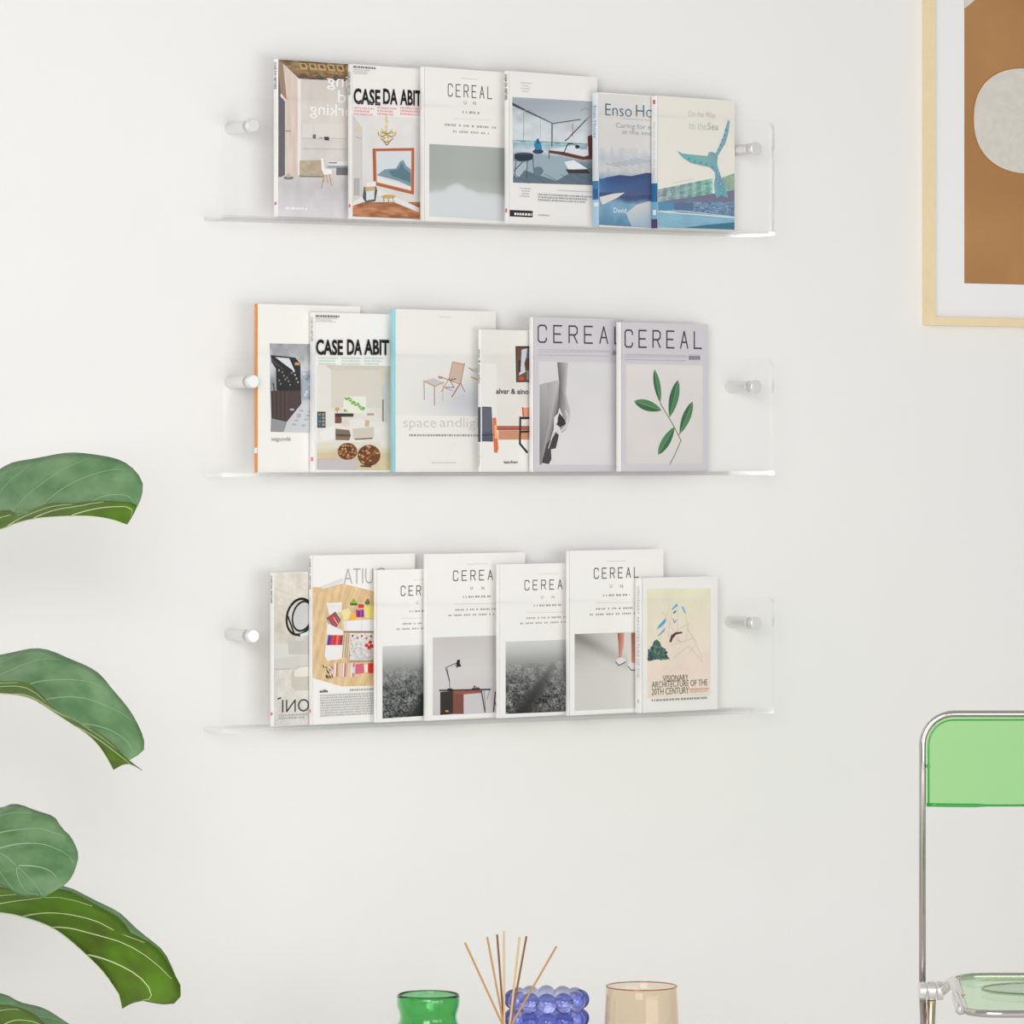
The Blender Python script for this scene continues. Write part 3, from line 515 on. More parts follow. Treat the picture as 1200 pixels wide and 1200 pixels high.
a.poly([(176, 480), (200, 510), (206, 530), (180, 545), (160, 530)], (52, 48, 50)); a.line([(205, 470), (216, 500), (206, 540), (180, 566)], 6, (222, 220, 219)); a.poly([(152, 500), (170, 480), (168, 520), (150, 560)], (226, 224, 223)); a.poly([(130, 620), (160, 566), (174, 580), (160, 640), (136, 645)], (66, 60, 64)); a.poly([(118, 620), (136, 600), (140, 690), (128, 712), (96, 706)], (72, 64, 70)); a.line([(126, 640), (150, 570), (172, 560)], 5, (206, 204, 204)); m.done()

m = Mag('magazine', 'lavender-grey magazine with wide title and a sprig of five green leaves', Z2, 728, 829.5, 377.5, .0125, LAV, group=MID); big_cereal(m, 474, 820, [(480, 258), (826, 264), (826, 712), (480, 710)]); a = m.art
a.line([(612, 290), (636, 440), (690, 530), (728, 604), (700, 670), (678, 712)], 5, (110, 130, 84)); a.line([(675, 500), (692, 455)], 4, (110, 130, 84)); a.line([(718, 580), (745, 520)], 4, (110, 130, 84)); a.line([(700, 545), (660, 580)], 4, (110, 130, 84))
for p0, p1, wd in (((607, 282), (634, 434), 15), ((515, 426), (640, 468), 24), ((714, 330), (676, 500), 21), ((780, 428), (722, 576), 19), ((624, 670), (698, 542), 20)):
    d = np.array(p1, float)-p0; n_ = np.array((-d[1], d[0]))/np.hypot(*d); ts = np.linspace(0, 1, 11); pr = np.sin(np.pi*ts**.9)**.8*wd
    A_ = [tuple(np.array(p0)+d*t+n_*w_) for t, w_ in zip(ts, pr)]; B_ = [tuple(np.array(p0)+d*t-n_*w_) for t, w_ in zip(ts, pr)]; Mm = [tuple(np.array(p0)+d*t) for t in ts]
    a.poly(A_+Mm[::-1], (54, 106, 68)); a.poly(B_+Mm[::-1], (76, 132, 88)); a.line([p0, p1], 2.5, (130, 168, 124))
m.done()
# --- bottom shelf --------------------------------------------------------------------------------
m = Mag('magazine', 'narrow showing magazine with a black ring, cream seating and mirrored lettering', Z3, 321, 425, 671, .0105, (232, 228, 221), group=LOW)
m.view(*C7); a = m.art; l = m.let
a.grid([(474, 166), (1005, 160), (1005, 1090), (474, 1098)], 60, 90, vgrad([(0, (226, 220, 208)), (.45, (212, 206, 194)), (.65, (218, 213, 205)), (.85, (222, 218, 210)), (1, (216, 212, 206))], 22, 14, 6, 12))
a.poly([(474, 600), (560, 600), (690, 580), (800, 580), (800, 660), (474, 700)], (222, 219, 213)); a.poly([(474, 690), (690, 660), (800, 660), (800, 740), (474, 756)], (214, 210, 204)); a.poly([(560, 580), (690, 575), (690, 662), (566, 662)], (200, 198, 192)); a.poly([(580, 770), (620, 730), (800, 724), (800, 880), (600, 884), (582, 850)], (206, 200, 188)); a.poly([(600, 760), (640, 740), (800, 734), (800, 790), (600, 800)], (232, 228, 220)); a.line([(474, 754), (590, 750)], 4, (176, 170, 160)); a.line([(474, 260), (690, 330)], 3, (206, 198, 186))
def ringp(cx, cy, rx, ry, w_, col, rot=.25, n=30):
    pts = [(cx+rx*math.cos(t)*math.cos(rot)-ry*math.sin(t)*math.sin(rot), cy+rx*math.cos(t)*math.sin(rot)+ry*math.sin(t)*math.cos(rot)) for t in np.linspace(0, 6.28, n)]; a.line(pts, w_, col)
a.ell(640, 432, 58, 96, (206, 208, 205), 24); a.poly([(560, 400), (600, 330), (580, 470), (590, 545)], (214, 214, 210)); ringp(632, 432, 78, 112, 15, (28, 26, 26)); ringp(648, 428, 58, 92, 12, (36, 34, 34)); a.line([(560, 430), (600, 540), (640, 548)], 12, (30, 28, 28)); a.line([(640, 545), (690, 530)], 18, (222, 228, 232))
l.text('ONI', 524, 940, 690, 1018, (44, 42, 42), -.005, True); l.micro(505, 1030, 690, 2, 17, 12, (150, 146, 140), 4, .15); l.line([(498, 934), (516, 928)], 9, (50, 48, 48))
m.spine_text('CASE DA ABITARE', .02, .2, (76, 74, 72)); m.spine_rect(.91, .93, (246, 120, 130), .25, .75); m.done()

m = Mag('magazine', 'magazine with colourful cushions on pale wooden boards below grey lettering', Z3, 366, 486.5, 651, .0092, (246, 244, 241), group=LOW)
m.view(*C7); a = m.art; l = m.let
a.poly([(720, 262), (890, 195), (900, 210), (800, 275)], (226, 224, 224))
def wood(U, V):
    s_ = np.sin((U*1.1+V*.9)*75)*6+np.sin((U*1.1+V*.9)*21)*7; n = (vnoise(U.shape[1], U.shape[0], 16, 3)-.5)*16; return np.stack([226+s_+n, 196+s_+n, 150+s_*1.2+n], -1)
# the boards: hexagon cut in two quads
a.grid([(712, 282), (890, 228), (890, 858), (712, 806)], 40, 70, wood); a.grid([(890, 228), (1185, 300), (1185, 852), (890, 858)], 50, 70, wood)
a.poly([(712, 806), (890, 858), (800, 862), (712, 830)], (246, 244, 241)); a.poly([(712, 250), (760, 252), (800, 275), (712, 288)], (222, 190, 142))
a.poly([(796, 348), (890, 344), (890, 400), (812, 420)], (240, 238, 238)); a.poly([(796, 440), (850, 400), (884, 450), (850, 510), (820, 500)], (110, 96, 92)); a.poly([(806, 440), (840, 412), (876, 455), (848, 500)], (196, 60, 84))
for k in range(4): a.line([(806+k*16, 455-k*10), (836+k*14, 500-k*12)], 5, (90, 130, 110) if k % 2 else (236, 206, 206))
a.poly([(880, 395), (930, 380), (960, 430), (905, 452)], (240, 228, 170)); a.ell(958, 432, 22, 24, (246, 186, 70)); a.poly([(936, 352), (962, 318), (985, 352)], (140, 186, 50)); a.rect(940, 350, 985, 362, (60, 90, 50)); a.ell(1046, 345, 16, 14, (70, 140, 80)); a.ell(1048, 330, 8, 8, (220, 60, 50)); a.rect(990, 355, 1024, 378, (214, 48, 44)); a.poly([(972, 390), (1024, 386), (1026, 436), (978, 436)], (220, 60, 130)); a.rect(984, 396, 1000, 432, (70, 60, 160)); a.rect(1010, 392, 1022, 430, (60, 70, 190)); a.poly([(1024, 372), (1080, 360), (1100, 440), (1034, 442)], (240, 228, 130))
a.poly([(900, 458), (1180, 440), (1180, 520), (905, 520)], (240, 240, 242)); a.line([(912, 462), (912, 520)], 4, (196, 196, 200)); a.line([(1010, 450), (1010, 520)], 3, (206, 206, 210)); a.line([(900, 524), (1180, 524)], 9, (150, 112, 76)); a.poly([(800, 470), (900, 520), (895, 545), (796, 540)], (240, 240, 240))
for k, c in enumerate([(66, 62, 170), (150, 60, 150), (222, 70, 60), (214, 46, 50), (240, 120, 90), (224, 60, 56), (130, 60, 120)]): a.poly([(806+k*13, 545), (819+k*13, 545), (812+k*13, 604), (799+k*13, 604)], c)
a.poly([(790, 606), (896, 606), (888, 690), (800, 700), (784, 670)], (242, 240, 238))
for k in range(7): a.line([(905+k*7, 540), (893+k*7, 680)], 4, [(176, 140, 100), (240, 236, 230), (150, 120, 90), (226, 206, 190)][k % 4])
a.grid([(940, 532), (1185, 530), (1185, 700), (936, 700)], 40, 30, vgrad([(0, (226, 221, 216)), (1, (206, 206, 206))], 30, 20, 4, 50))
for k in range(8): a.ell(955+k*28, 548+((k*13) % 24), 7, 7, (206, 56, 60) if k % 2 else (70, 90, 90), 6)
for q in ((1062, 588), (1040, 606), (1074, 612), (1056, 620), (1100, 600)): a.ell(*q, 13, 12, (216, 50, 50), 7)
a.ell(1066, 606, 6, 6, (40, 60, 60)); a.line([(938, 704), (1185, 702)], 8, (176, 140, 96))
for k in range(16): a.poly([(836+k*10, 716), (844+k*10, 714), (840+k*10, 798), (832+k*10, 798)], [(240, 200, 196), (250, 246, 240), (226, 120, 110), (200, 196, 206), (250, 220, 150)][k % 5])
a.poly([(972, 722), (1020, 718), (1024, 776), (970, 782)], (224, 100, 130)); a.poly([(1046, 716), (1185, 712), (1185, 780), (1050, 776)], (224, 50, 48)); a.poly([(1024, 726), (1048, 722), (1044, 770), (1026, 772)], (246, 240, 238)); a.rect(950, 740, 966, 776, (200, 230, 220))
r_ = random.Random(2)
for k in range(26): x = 770+r_.random()*58; y = 726+r_.random()*70; a.line([(x, y), (x+8, y+12)], 5, [(70, 66, 66), (120, 90, 70), (236, 232, 226)][k % 3])
l.text('ATIU', 900, 138, 1078, 232, (168, 168, 170), -.02); l.text('O', 1092, 132, 1164, 226, (168, 168, 170), -.02); l.text('acilia', 752, 878, 802, 896, (60, 58, 58), .03); l.micro(936, 874, 1080, 1, 10, 12, (140, 138, 136), 3, .2); l.micro(1090, 874, 1210, 1, 10, 12, (140, 138, 136), 3, .2); l.micro(756, 908, 1210, 9, 15.5, 10.5, (172, 170, 168), 6, .14)
m.spine_text('CASE DA ABITARE', .02, .2, (110, 108, 106)); m.spine_rect(.91, .93, (246, 150, 156), .25, .75); m.done()

def small_cereal(m, view, tx0, ty0, tx1, ty1, dx=0):
    """title block of the white magazines: title, two initials, number, rule and two contents rows"""
    m.view(*view); l = m.let; w_ = tx1-tx0; h = ty1-ty0; cx = (tx0+tx1)/2
    l.cereal(tx0, ty0, tx1, ty1, 5.8, (96, 93, 92)); l.micro(cx-w_*.22, ty0-h*.75, cx+w_*.22, 1, 8, 4, (196, 193, 190), 1)
    l.text('U', cx-w_*.12-6, ty1+h*.62, cx-w_*.12+6, ty1+h*.95, (104, 101, 100), 0); l.text('N', cx+w_*.12-7, ty1+h*.62, cx+w_*.12+7, ty1+h*.95, (104, 101, 100), 0)
    l.micro(cx-w_*.3, ty1+h*1.62, cx+w_*.3, 1, 8, 10, (112, 109, 108), 4, .6); l.line([(cx-w_*.48, ty1+h*2.45), (cx+w_*.48, ty1+h*2.45-3)], 2, (206, 203, 200)); l.micro(cx-w_*.46, ty1+h*2.98, cx+w_*.5, 1, 8, 9, (126, 123, 122), 5, .9); l.micro(cx-w_*.6, ty1+h*3.55, cx+w_*.5, 1, 8, 9, (126, 123, 122), 6, .9)
def field(seed, vx, dark):
    def fn(U, V):
        nx, ny = U.shape[1], U.shape[0]; r = np.random.RandomState(seed); n = r.rand(ny, nx)-.5; n2 = vnoise(nx, ny, 18, seed)-.5
        g = np.interp(V, [0, .15, .32, .5, .75, 1], [214, 192, 150, 112, 82, 64]); t = np.clip((V-.3)/.7, 0, 1); xr_ = vx-.42*t; roadk = np.exp(-((U-xr_)/(.03+.10*t))**2)*(V > .3)
        g = g-roadk*36*t**.3+(1-roadk)*t**.5*(n*150+n2*90); x2 = vx+.06-.05*t; pale = np.exp(-((U-x2-.12*t)/(.05+.12*t))**2)*(V > .3); g = g+pale*26; g = g-np.clip((U-.72)/.3, 0, 1)*np.clip((V-.25)/.3, 0, 1)*dark
        return np.stack([g, g, g*.995], -1)
    return fn
m = Mag('magazine', 'white magazine with misty field photo, leftmost of the two such', Z3, 441.5, 537, 668, .0085, (246, 244, 241), group=LOW)
small_cereal(m, C8, 240, 226, 480, 278); m.art.grid([(135, 563), (540, 548), (540, 944), (135, 970)], 70, 70, field(3, .88, 10)); m.done()

m = Mag('magazine', 'white magazine with desk and black desk lamp photo', Z3, 500, 615.5, 649.5, .0085, (246, 244, 241), group=LOW)
small_cereal(m, C8, 534, 140, 802, 194); a = m.art
a.grid([(418, 514), (930, 498), (930, 930), (418, 953)], 40, 40, vgrad([(0, (206, 201, 200)), (.5, (216, 212, 211)), (1, (206, 202, 204))], 5, 5, 2))
a.poly([(460, 820), (532, 814), (532, 944), (460, 950)], (46, 36, 32)); a.poly([(532, 820), (592, 824), (592, 944), (532, 944)], (128, 74, 62)); a.poly([(592, 830), (690, 826), (708, 936), (592, 942)], (206, 203, 206)); a.line([(456, 812), (742, 806)], 9, (48, 50, 66)); a.poly([(532, 814), (690, 812), (690, 826), (592, 834), (532, 826)], (158, 84, 62)); a.line([(692, 815), (712, 934)], 9, (70, 62, 70)); a.line([(706, 815), (716, 920)], 5, (130, 110, 110)); a.line([(740, 808), (722, 860)], 4, (110, 106, 110))
a.line([(514, 800), (512, 762), (490, 684), (556, 656)], 6, (120, 116, 128)); a.line([(512, 760), (498, 690)], 7, (90, 86, 104)); a.ell(515, 808, 18, 8, (28, 26, 28)); a.poly([(556, 640), (572, 638), (570, 660), (580, 676), (556, 680), (550, 662)], (22, 20, 22)); a.line([(545, 668), (556, 682)], 6, (60, 90, 90)); a.line([(640, 802), (680, 800)], 8, (40, 50, 54)); a.ell(652, 790, 7, 7, (196, 60, 60), 8); a.ell(664, 796, 6, 6, (60, 140, 150), 8); a.ell(498, 928, 10, 5, (206, 170, 70), 8); a.line([(770, 820), (760, 930)], 9, (60, 58, 66)); a.line([(770, 880), (780, 930)], 6, (60, 58, 66)); m.done()

m = Mag('magazine', 'white magazine with misty field photo, right of the desk lamp cover', Z3, 585, 689, 661.5, .0085, (246, 244, 241), group=LOW)
small_cereal(m, C8, 936, 194, 1192, 246); m.art.grid([(828, 538), (1275, 522), (1275, 926), (828, 944)], 76, 70, field(5, .62, 40)); m.done()

m = Mag('magazine', 'white magazine with a photo of bare legs in pale shoes', Z3, 667, 777.5, 645.5, .0085, (246, 244, 241), group=LOW)
small_cereal(m, C9, 206, 116, 436, 168); a = m.art
def legs(U, V):
    d = V*.75+.12-U*.6; sh = np.exp(-((V-.02-.62*U)/.09)**2)*(U < .62)*36*np.clip(1.2-U, 0, 1); dk = np.exp(-((U)/.35)**2)*np.exp(-((V-.05)/.3)**2)*40
    g = 214-sh-dk+8*U; return np.stack([g, g-3, g-7], -1)
a.grid([(104, 458), (545, 442), (545, 838), (104, 858)], 50, 50, legs)
for pts in ([(326, 452), (362, 451), (360, 520), (346, 585), (334, 584), (332, 510)], [(398, 451), (440, 450), (430, 560), (420, 612), (400, 610), (400, 520)]): a.poly(pts, [(150, 88, 72), (214, 150, 124), (226, 164, 138), (216, 156, 134), (196, 134, 112), (170, 104, 84)])
a.poly([(320, 590), (345, 578), (372, 590), (362, 606), (330, 616)], (226, 224, 226)); a.line([(318, 604), (334, 622), (368, 604)], 5, (70, 50, 42)); a.poly([(380, 615), (402, 605), (436, 618), (430, 640), (396, 640)], (226, 224, 226)); a.line([(382, 626), (398, 646), (430, 644)], 5, (70, 50, 42)); m.done()

m = Mag('paperback_book', 'white book with pale yellow architectural sketch above thin black capitals', Z3, 752.5, 841, 677.5, .0178, (243, 241, 238), (248, 247, 245), group=None)
m.view(*C9); a = m.art; l = m.let
a.grid([(482, 222), (812, 220), (812, 778), (482, 792)], 50, 70, vgrad([(0, (236, 231, 204)), (.4, (238, 228, 210)), (.75, (242, 222, 208)), (1, (240, 228, 210))], 8, 6, 3, 4))
for q in ([(600, 300), (560, 440), (530, 540)], [(680, 320), (690, 420), (770, 580)], [(610, 350), (590, 470), (700, 400), (680, 500)], [(620, 580), (700, 520), (770, 600)], [(560, 340), (620, 440)], [(640, 300), (640, 470)], [(600, 520), (720, 480)], [(690, 430), (740, 500), (700, 560)]): a.line(q, 3, (214, 196, 184))
a.poly([(610, 326), (636, 298), (642, 310), (612, 334)], (92, 176, 214)); a.poly([(658, 310), (672, 318), (682, 350), (672, 346)], (120, 186, 220)); a.poly([(530, 436), (545, 410), (578, 374), (578, 396), (550, 424)], (70, 166, 214)); a.poly([(532, 470), (560, 440), (578, 422), (572, 444), (545, 466)], (150, 176, 206)); a.poly([(616, 344), (634, 332), (630, 346), (620, 352)], (100, 92, 160)); a.line([(616, 380), (624, 400), (632, 384)], 5, (126, 120, 170))
a.poly([(596, 500), (606, 465), (630, 448), (664, 446), (664, 454), (634, 460), (616, 480), (608, 500)], (92, 50, 60)); a.poly([(626, 496), (632, 472), (648, 468), (652, 496)], (222, 216, 206)); a.line([(640, 490), (660, 500)], 3, (170, 160, 150))
a.poly([(482, 590), (490, 540), (505, 530), (515, 496), (530, 486), (548, 500), (556, 524), (578, 536), (585, 570), (600, 588), (560, 592), (530, 590), (490, 600)], (70, 104, 104))
r_ = random.Random(5)
for k in range(60):
    t = r_.random(); x = 488+t*96; top = 500+abs(t-.42)*95; y = top+r_.random()*(590-top); a.ell(x, y, 5, 6, [(52, 78, 92), (96, 140, 116), (120, 150, 90), (60, 92, 120), (44, 66, 72)][k % 5], 6)
l.text('VISIONARY', 562, 674, 694, 704, (74, 70, 68), -.008); l.text('ARCHITECTURE OF THE', 504, 706, 794, 738, (74, 70, 68), -.008); l.text('20TH CENTURY', 504, 742, 698, 776, (74, 70, 68), -.008); l.micro(702, 742, 800, 1, 10, 9, (240, 120, 110), 2, .1); l.micro(702, 755, 794, 1, 10, 8, (196, 180, 170), 3, .15); l.micro(504, 798, 792, 1, 10, 11, (110, 108, 106), 4, .3)
m.spine_text('VISIONARY ARCHITECTURE OF THE', .06, .74, (190, 188, 186), .0, .35); m.spine_rect(.9, .93, (206, 204, 202), .4, .6); m.done()
# ------------------------------------------------------------------ framed print
FY = -.020
P0 = on_y(1088.6, 381, FY)                   # outer lower left corner of the frame's front
fr = empty('picture_frame', (P0.x, 0, P0.z), 0, 'pale oak picture frame holding a brown and cream abstract print', 'picture frame')
FWD, FHT, rw = .72, .92, .0145
M_OAK = mat('pale_oak', (240, 220, 178), .55, noise=.06, nscale=30)
def rail(pts):                                # mitred rail: outline in x,z of its front
    vs = [(x, FY, z) for x, z in pts]+[(x, -.0005, z) for x, z in pts]; return mesh_obj('frame_rail', vs, [(0, 1, 2, 3), (7, 6, 5, 4)]+[(i, i+4, (i+1) % 4+4, (i+1) % 4) for i in range(4)], M_OAK, fr)
W_, H_ = FWD, FHT
rail([(0, 0), (W_, 0), (W_-rw, rw), (rw, rw)]); rail([(0, H_), (rw, H_-rw), (W_-rw, H_-rw), (W_, H_)]); rail([(0, 0), (rw, rw), (rw, H_-rw), (0, H_)]); rail([(W_, 0), (W_, H_), (W_-rw, H_-rw), (W_-rw, rw)])
bm = bmesh.new(); box(bm, rw, W_-rw, -.0085, -.002, rw, H_-rw); bm_obj('mat_board', bm, mat('mat_board', (243, 243, 244), .8, spec=.2), fr)
class Sheet:
    pass
def floc(px, py):
    q = on_y(px, py, -.0085); return q.x-P0.x, q.z-P0.z
bl = floc(1130, 332)
A = Print(floc, .0001); A.layer = 1
BR = (178, 130, 78)
def brown(U, V):
    n = vnoise(U.shape[1], U.shape[0], 9, 3)-.5; n2 = np.random.RandomState(1).rand(*U.shape)-.5; return np.array(BR)[None, None]+(n*12+n2*3)[..., None]
x1, z1 = W_-bl[0], H_-(bl[1]-0)
q0 = np.array([(bl[0], H_-.052), (x1, H_-.052), (x1, bl[1]), (bl[0], bl[1])])
A.L = lambda x, y: (x, y); A.grid([tuple(p) for p in q0], 60, 80, brown)
paper = A.build('print_sheet', fr); paper.location.y = -.0085
A = Print(floc, .0001); A.layer = 3
ctr = floc(1206, 142); CREAM = (219, 214, 204)
pts = []
for k in range(48):
    t = 2*math.pi*k/48; rx = .122 if math.cos(t) < 0 else .15; ry = .094; e = .86
    pts.append((ctr[0]+rx*math.copysign(abs(math.cos(t))**e, math.cos(t)), ctr[1]+ry*math.copysign(abs(math.sin(t))**e, math.sin(t))-(.016 if math.cos(t) > .1 and math.sin(t) < 0 else 0)))
def paint(name, outline, rim, grow=1.02):
    A = Print(floc, .0001); A.L = lambda x, y: (x, y); c = np.mean(outline, 0)
    A.layer = 3; A.poly([tuple(c+(np.array(p)-c)*grow) for p in outline], rim); r = random.Random(3)
    vs = [tuple(c)]; cs = [lin(CREAM)]; fs = []; n = len(outline); R_ = 12
    for j in range(1, R_+1):
        for p in outline:
            vs.append(tuple(c+(np.array(p)-c)*j/R_)); d = (r.random()-.5)*10; cs.append(lin((CREAM[0]+d, CREAM[1]+d, CREAM[2]+d*1.1)))
    for j in range(R_):
        for i in range(n):
            i2 = (i+1) % n
            fs.append([0, 1+i, 1+i2] if j == 0 else [1+(j-1)*n+i, 1+j*n+i, 1+j*n+i2, 1+(j-1)*n+i2])
    A.layer = 5; A.add(vs, fs, cs); o = A.build(name, fr); o.location.y = -.0085
paint('painted_shape', pts, (178, 112, 48))
tl = floc(1129.8, 10); cc = (bl[0]+.17, tl[1]+.10)
top_pts = []
for a_, b_ in [(bl[0]+.0005, tl[1]), (bl[0]+.02, tl[1]+.014), (bl[0]+.06, tl[1]+.05), (bl[0]+.12, tl[1]+.08), (bl[0]+.2, tl[1]+.07), (bl[0]+.28, tl[1]+.1), (x1-.03, tl[1]+.2), (x1-.05, H_-.09), (bl[0]+.2, H_-.075), (bl[0]+.05, H_-.08), (bl[0]+.0005, H_-.12)]: top_pts.append((a_, b_))
paint('painted_shape', top_pts, (178, 112, 48), 1.0)
bm = bmesh.new(); box(bm, rw, W_-rw, -.0135, -.0115, rw, H_-rw); bm_obj('glass_pane', bm, M_CLEAR, fr)
# ------------------------------------------------------------------ low bench, glassware and reed diffuser
def pxw(px, s): return (px-600)/F*s
SB = 6.45                                   # distance of the glassware along the view axis
bc = at_depth(660, 1200, SB); TZ = .245
bench = empty('low_table', (bc.x, bc.y, 0), R(-30), 'low white table standing under the three shelves', 'table')
MT = mat('white_lacquer', (238, 236, 232), .4)
bm = bmesh.new(); box(bm, -.36, .36, -.17, .13, TZ-.025, TZ, .004); bm_obj('table_top', bm, MT, bench)
for sx in (-.33, .33):
    for sy in (-.145, .105):
        bm = bmesh.new(); box(bm, sx-.015, sx+.015, sy-.015, sy+.015, 0, TZ-.0255, .003); bm_obj('leg', bm, MT, bench)
def glass_at(px, py, s):                     # centre on the table of a vessel whose rim stands at py
    p = at_depth(px, py, s); return p
# green waisted vase
s = 6.42; k = s/F; p = glass_at(502, 1166, s); H_v = p.z-TZ
G_GREEN = glass('green_glass', (.30, .72, .34)); G_BLUE = glass('blue_glass', (.60, .64, .94)); G_AMBER = glass('amber_glass', (.97, .86, .66))
v = empty('glass_vase', (p.x, p.y, TZ+.0005), 0, 'green glass vase with a pinched neck and flared rim', 'vase')
ro = 37*k
prof = []
for t in np.linspace(0, 1, 44):
    z = H_v*(1-t); d = t*H_v/k               # pixels below the rim
    r = ro*(1-.10*math.exp(-((d-25)/9)**2))*(1-.02*math.exp(-((d-0)/4)**2)) if d < 60 else ro*(.93+.07*math.cos((d-45)/14))
    prof.append((r, z))
wall = .0028; inner = [(r-wall, z) for r, z in prof if z > .012]
outer = prof[::-1]
bm = bmesh.new(); lathe(bm, [(0, 0)]+outer+[(prof[0][0]-wall*.5, H_v+.0012)]+inner+[(0, .012)], 64); bm_obj('vase_body', bm, G_GREEN, v, True)
# amber tumbler
s = 6.40; k = s/F; p = glass_at(751.8, 1156, s); H_v = p.z-TZ
v = empty('glass_tumbler', (p.x, p.y, TZ+.0005), 0, 'pale amber glass tumbler tapering towards its rim', 'glass')
r0 = 41.3*k; r1 = 47*k; wall = .0016
pr = [(r0+(r1-r0)*(1-(1-t)**1.6), H_v*(1-t)) for t in np.linspace(0, 1, 14)]
M_AMB = clear('amber_sheet_glass', (.975, .935, .872), base=.02, edge=.55, power=3.2, gcol=(.95, .8, .68))
bm = bmesh.new(); lathe(bm, [(0, 0)]+pr[::-1]+[(r0-wall*.5, H_v+.0008)]+[(r-wall, z) for r, z in pr if z > .008]+[(0, .008)], 64); bm_obj('tumbler_body', bm, M_AMB, v, True)
bm = bmesh.new(); tube(bm, [(r0*math.cos(t), r0*math.sin(t), H_v) for t in np.linspace(0, 2*math.pi, 65)], .0009, 8, False); bm_obj('rim', bm, clear('amber_rim', (.72, .5, .4), base=.15, edge=.5, power=2, gcol=(.8, .55, .45)), v, True)
# blue bubble vase
s = 6.50; k = s/F; p = glass_at(640.5, 1173, s)
v = empty('bubble_vase', (p.x, p.y, TZ+.0005), 0, 'blue-violet glass vase made of rows of round bubbles', 'vase')
rr = 38.5*k; rb = 11.8*k; zt = p.z-TZ+.002
sph = bmesh.new(); bmesh.ops.create_uvsphere(sph, u_segments=24, v_segments=16, radius=rb); bme = bpy.data.meshes.new('bubble'); sph.to_mesh(bme); sph.free(); bme.materials.append(G_BLUE); bme.polygons.foreach_set('use_smooth', [True]*len(bme.polygons))
row = 0; z = zt
while z > rb*.9:
    for i in range(12):
        t = 2*math.pi*(i+(row % 2)*0)/12+R(30); o = bpy.data.objects.new('bubble', bme); COL.objects.link(o); o.parent = v; o.location = (rr*math.cos(t), rr*math.sin(t), z)
    z -= rb*1.86; row += 1
bm = bmesh.new(); lathe(bm, [(0, 0), (rr*.86, 0), (rr*.86, zt-.004), (rr*.80, zt-.004), (rr*.80, .006), (0, .006)], 40); bm_obj('vase_liner', bm, G_BLUE, v, True, angle=R(40))
# reed diffuser in front
s = 6.27; p = at_depth(592, 1200, s)
v = empty('reed_diffuser', (p.x, p.y, TZ+.0005), R(-30), 'thin wooden reeds fanning out of a diffuser before the blue vase', 'diffuser')
bh = p.z-TZ-.012
bm = bmesh.new(); lathe(bm, [(0, 0), (.026, 0), (.028, .004), (.028, bh*.62), (.024, bh*.74), (.011, bh*.84), (.011, bh), (.0085, bh), (.0085, bh*.86), (.022, bh*.72), (.025, bh*.6), (.025, .006), (0, .006)], 32); bm_obj('bottle', bm, glass('diffuser_glass', (.93, .93, .9)), v, True, angle=R(50))
TAN = mat('reed_tan', (190, 146, 92), .7, noise=.12, nscale=200); DK = mat('reed_brown', (138, 92, 62), .7, noise=.15, nscale=200); LT = mat('reed_pale', (212, 184, 138), .7, noise=.1, nscale=200)
for i, (tx, ty, bx, mm) in enumerate([(545, 1104, 588.5, TAN), (571, 1098.5, 590, TAN), (582.5, 1096.5, 590.5, DK), (590.5, 1091, 591, LT), (609, 1098.5, 597.5, LT), (617, 1098.5, 598.5, DK), (652, 1108.5, 600, TAN)]):
    dz = (p.z-at_depth(tx, ty, s).z)*-1; bx_ = pxw(bx, s)-pxw(592, s); tx_ = pxw(tx, s)-pxw(592, s)
    base = Vector((bx_, 0, p.z-TZ)); top = Vector((tx_, .012*((i % 3)-1), p.z-TZ+dz)); low = base+(base-top)*.32; low.x *= .35; low.y *= .3
    low.z = max(low.z, .02)
    mid = base
    bm = bmesh.new(); tube(bm, [low, mid, top], .00155, 8); bm_obj('reed', bm, mm, v)
# ------------------------------------------------------------------ green folding chair
SC = 6.25; kc = SC/F
cp = at_depth(1081, HOR, SC)
chair = empty('folding_chair', (cp.x, cp.y, 0), R(-30), 'folding chair with clear green plastic back and seat in a chrome tube frame', 'chair')
def cx(px): return (px-1081)*kc
def cz(py, s=SC): return EYE-(py-HOR)/F*s
CW = .44; tr = .0050
G_BACK = clear('clear_green_plastic', (.66, .905, .60), rough=.34, base=.02, edge=.35, gcol=(.9, 1, .9)); G_EDGE = mat('green_plastic_edge', (18, 150, 40), .2, coat=.5)
zt = cz(836.5); rc = .046; zh = cz(1156)
def arch(off, z_low):
    pts = [(off, 0, z_low)]
    for k in range(0, 10): a_ = R(180-10*k); pts.append((rc+(rc-off)*math.cos(a_), 0, zt-rc+(rc-off)*math.sin(a_)))
    for k in range(0, 10): a_ = R(90-10*k); pts.append((CW-rc+(rc-off)*math.cos(a_), 0, zt-rc+(rc-off)*math.sin(a_)))
    pts.append((CW-off, 0, z_low)); return pts
bm = bmesh.new(); tube(bm, arch(0, zh+.008), tr, 14); bm_obj('back_frame', bm, M_CHROME, chair, True)
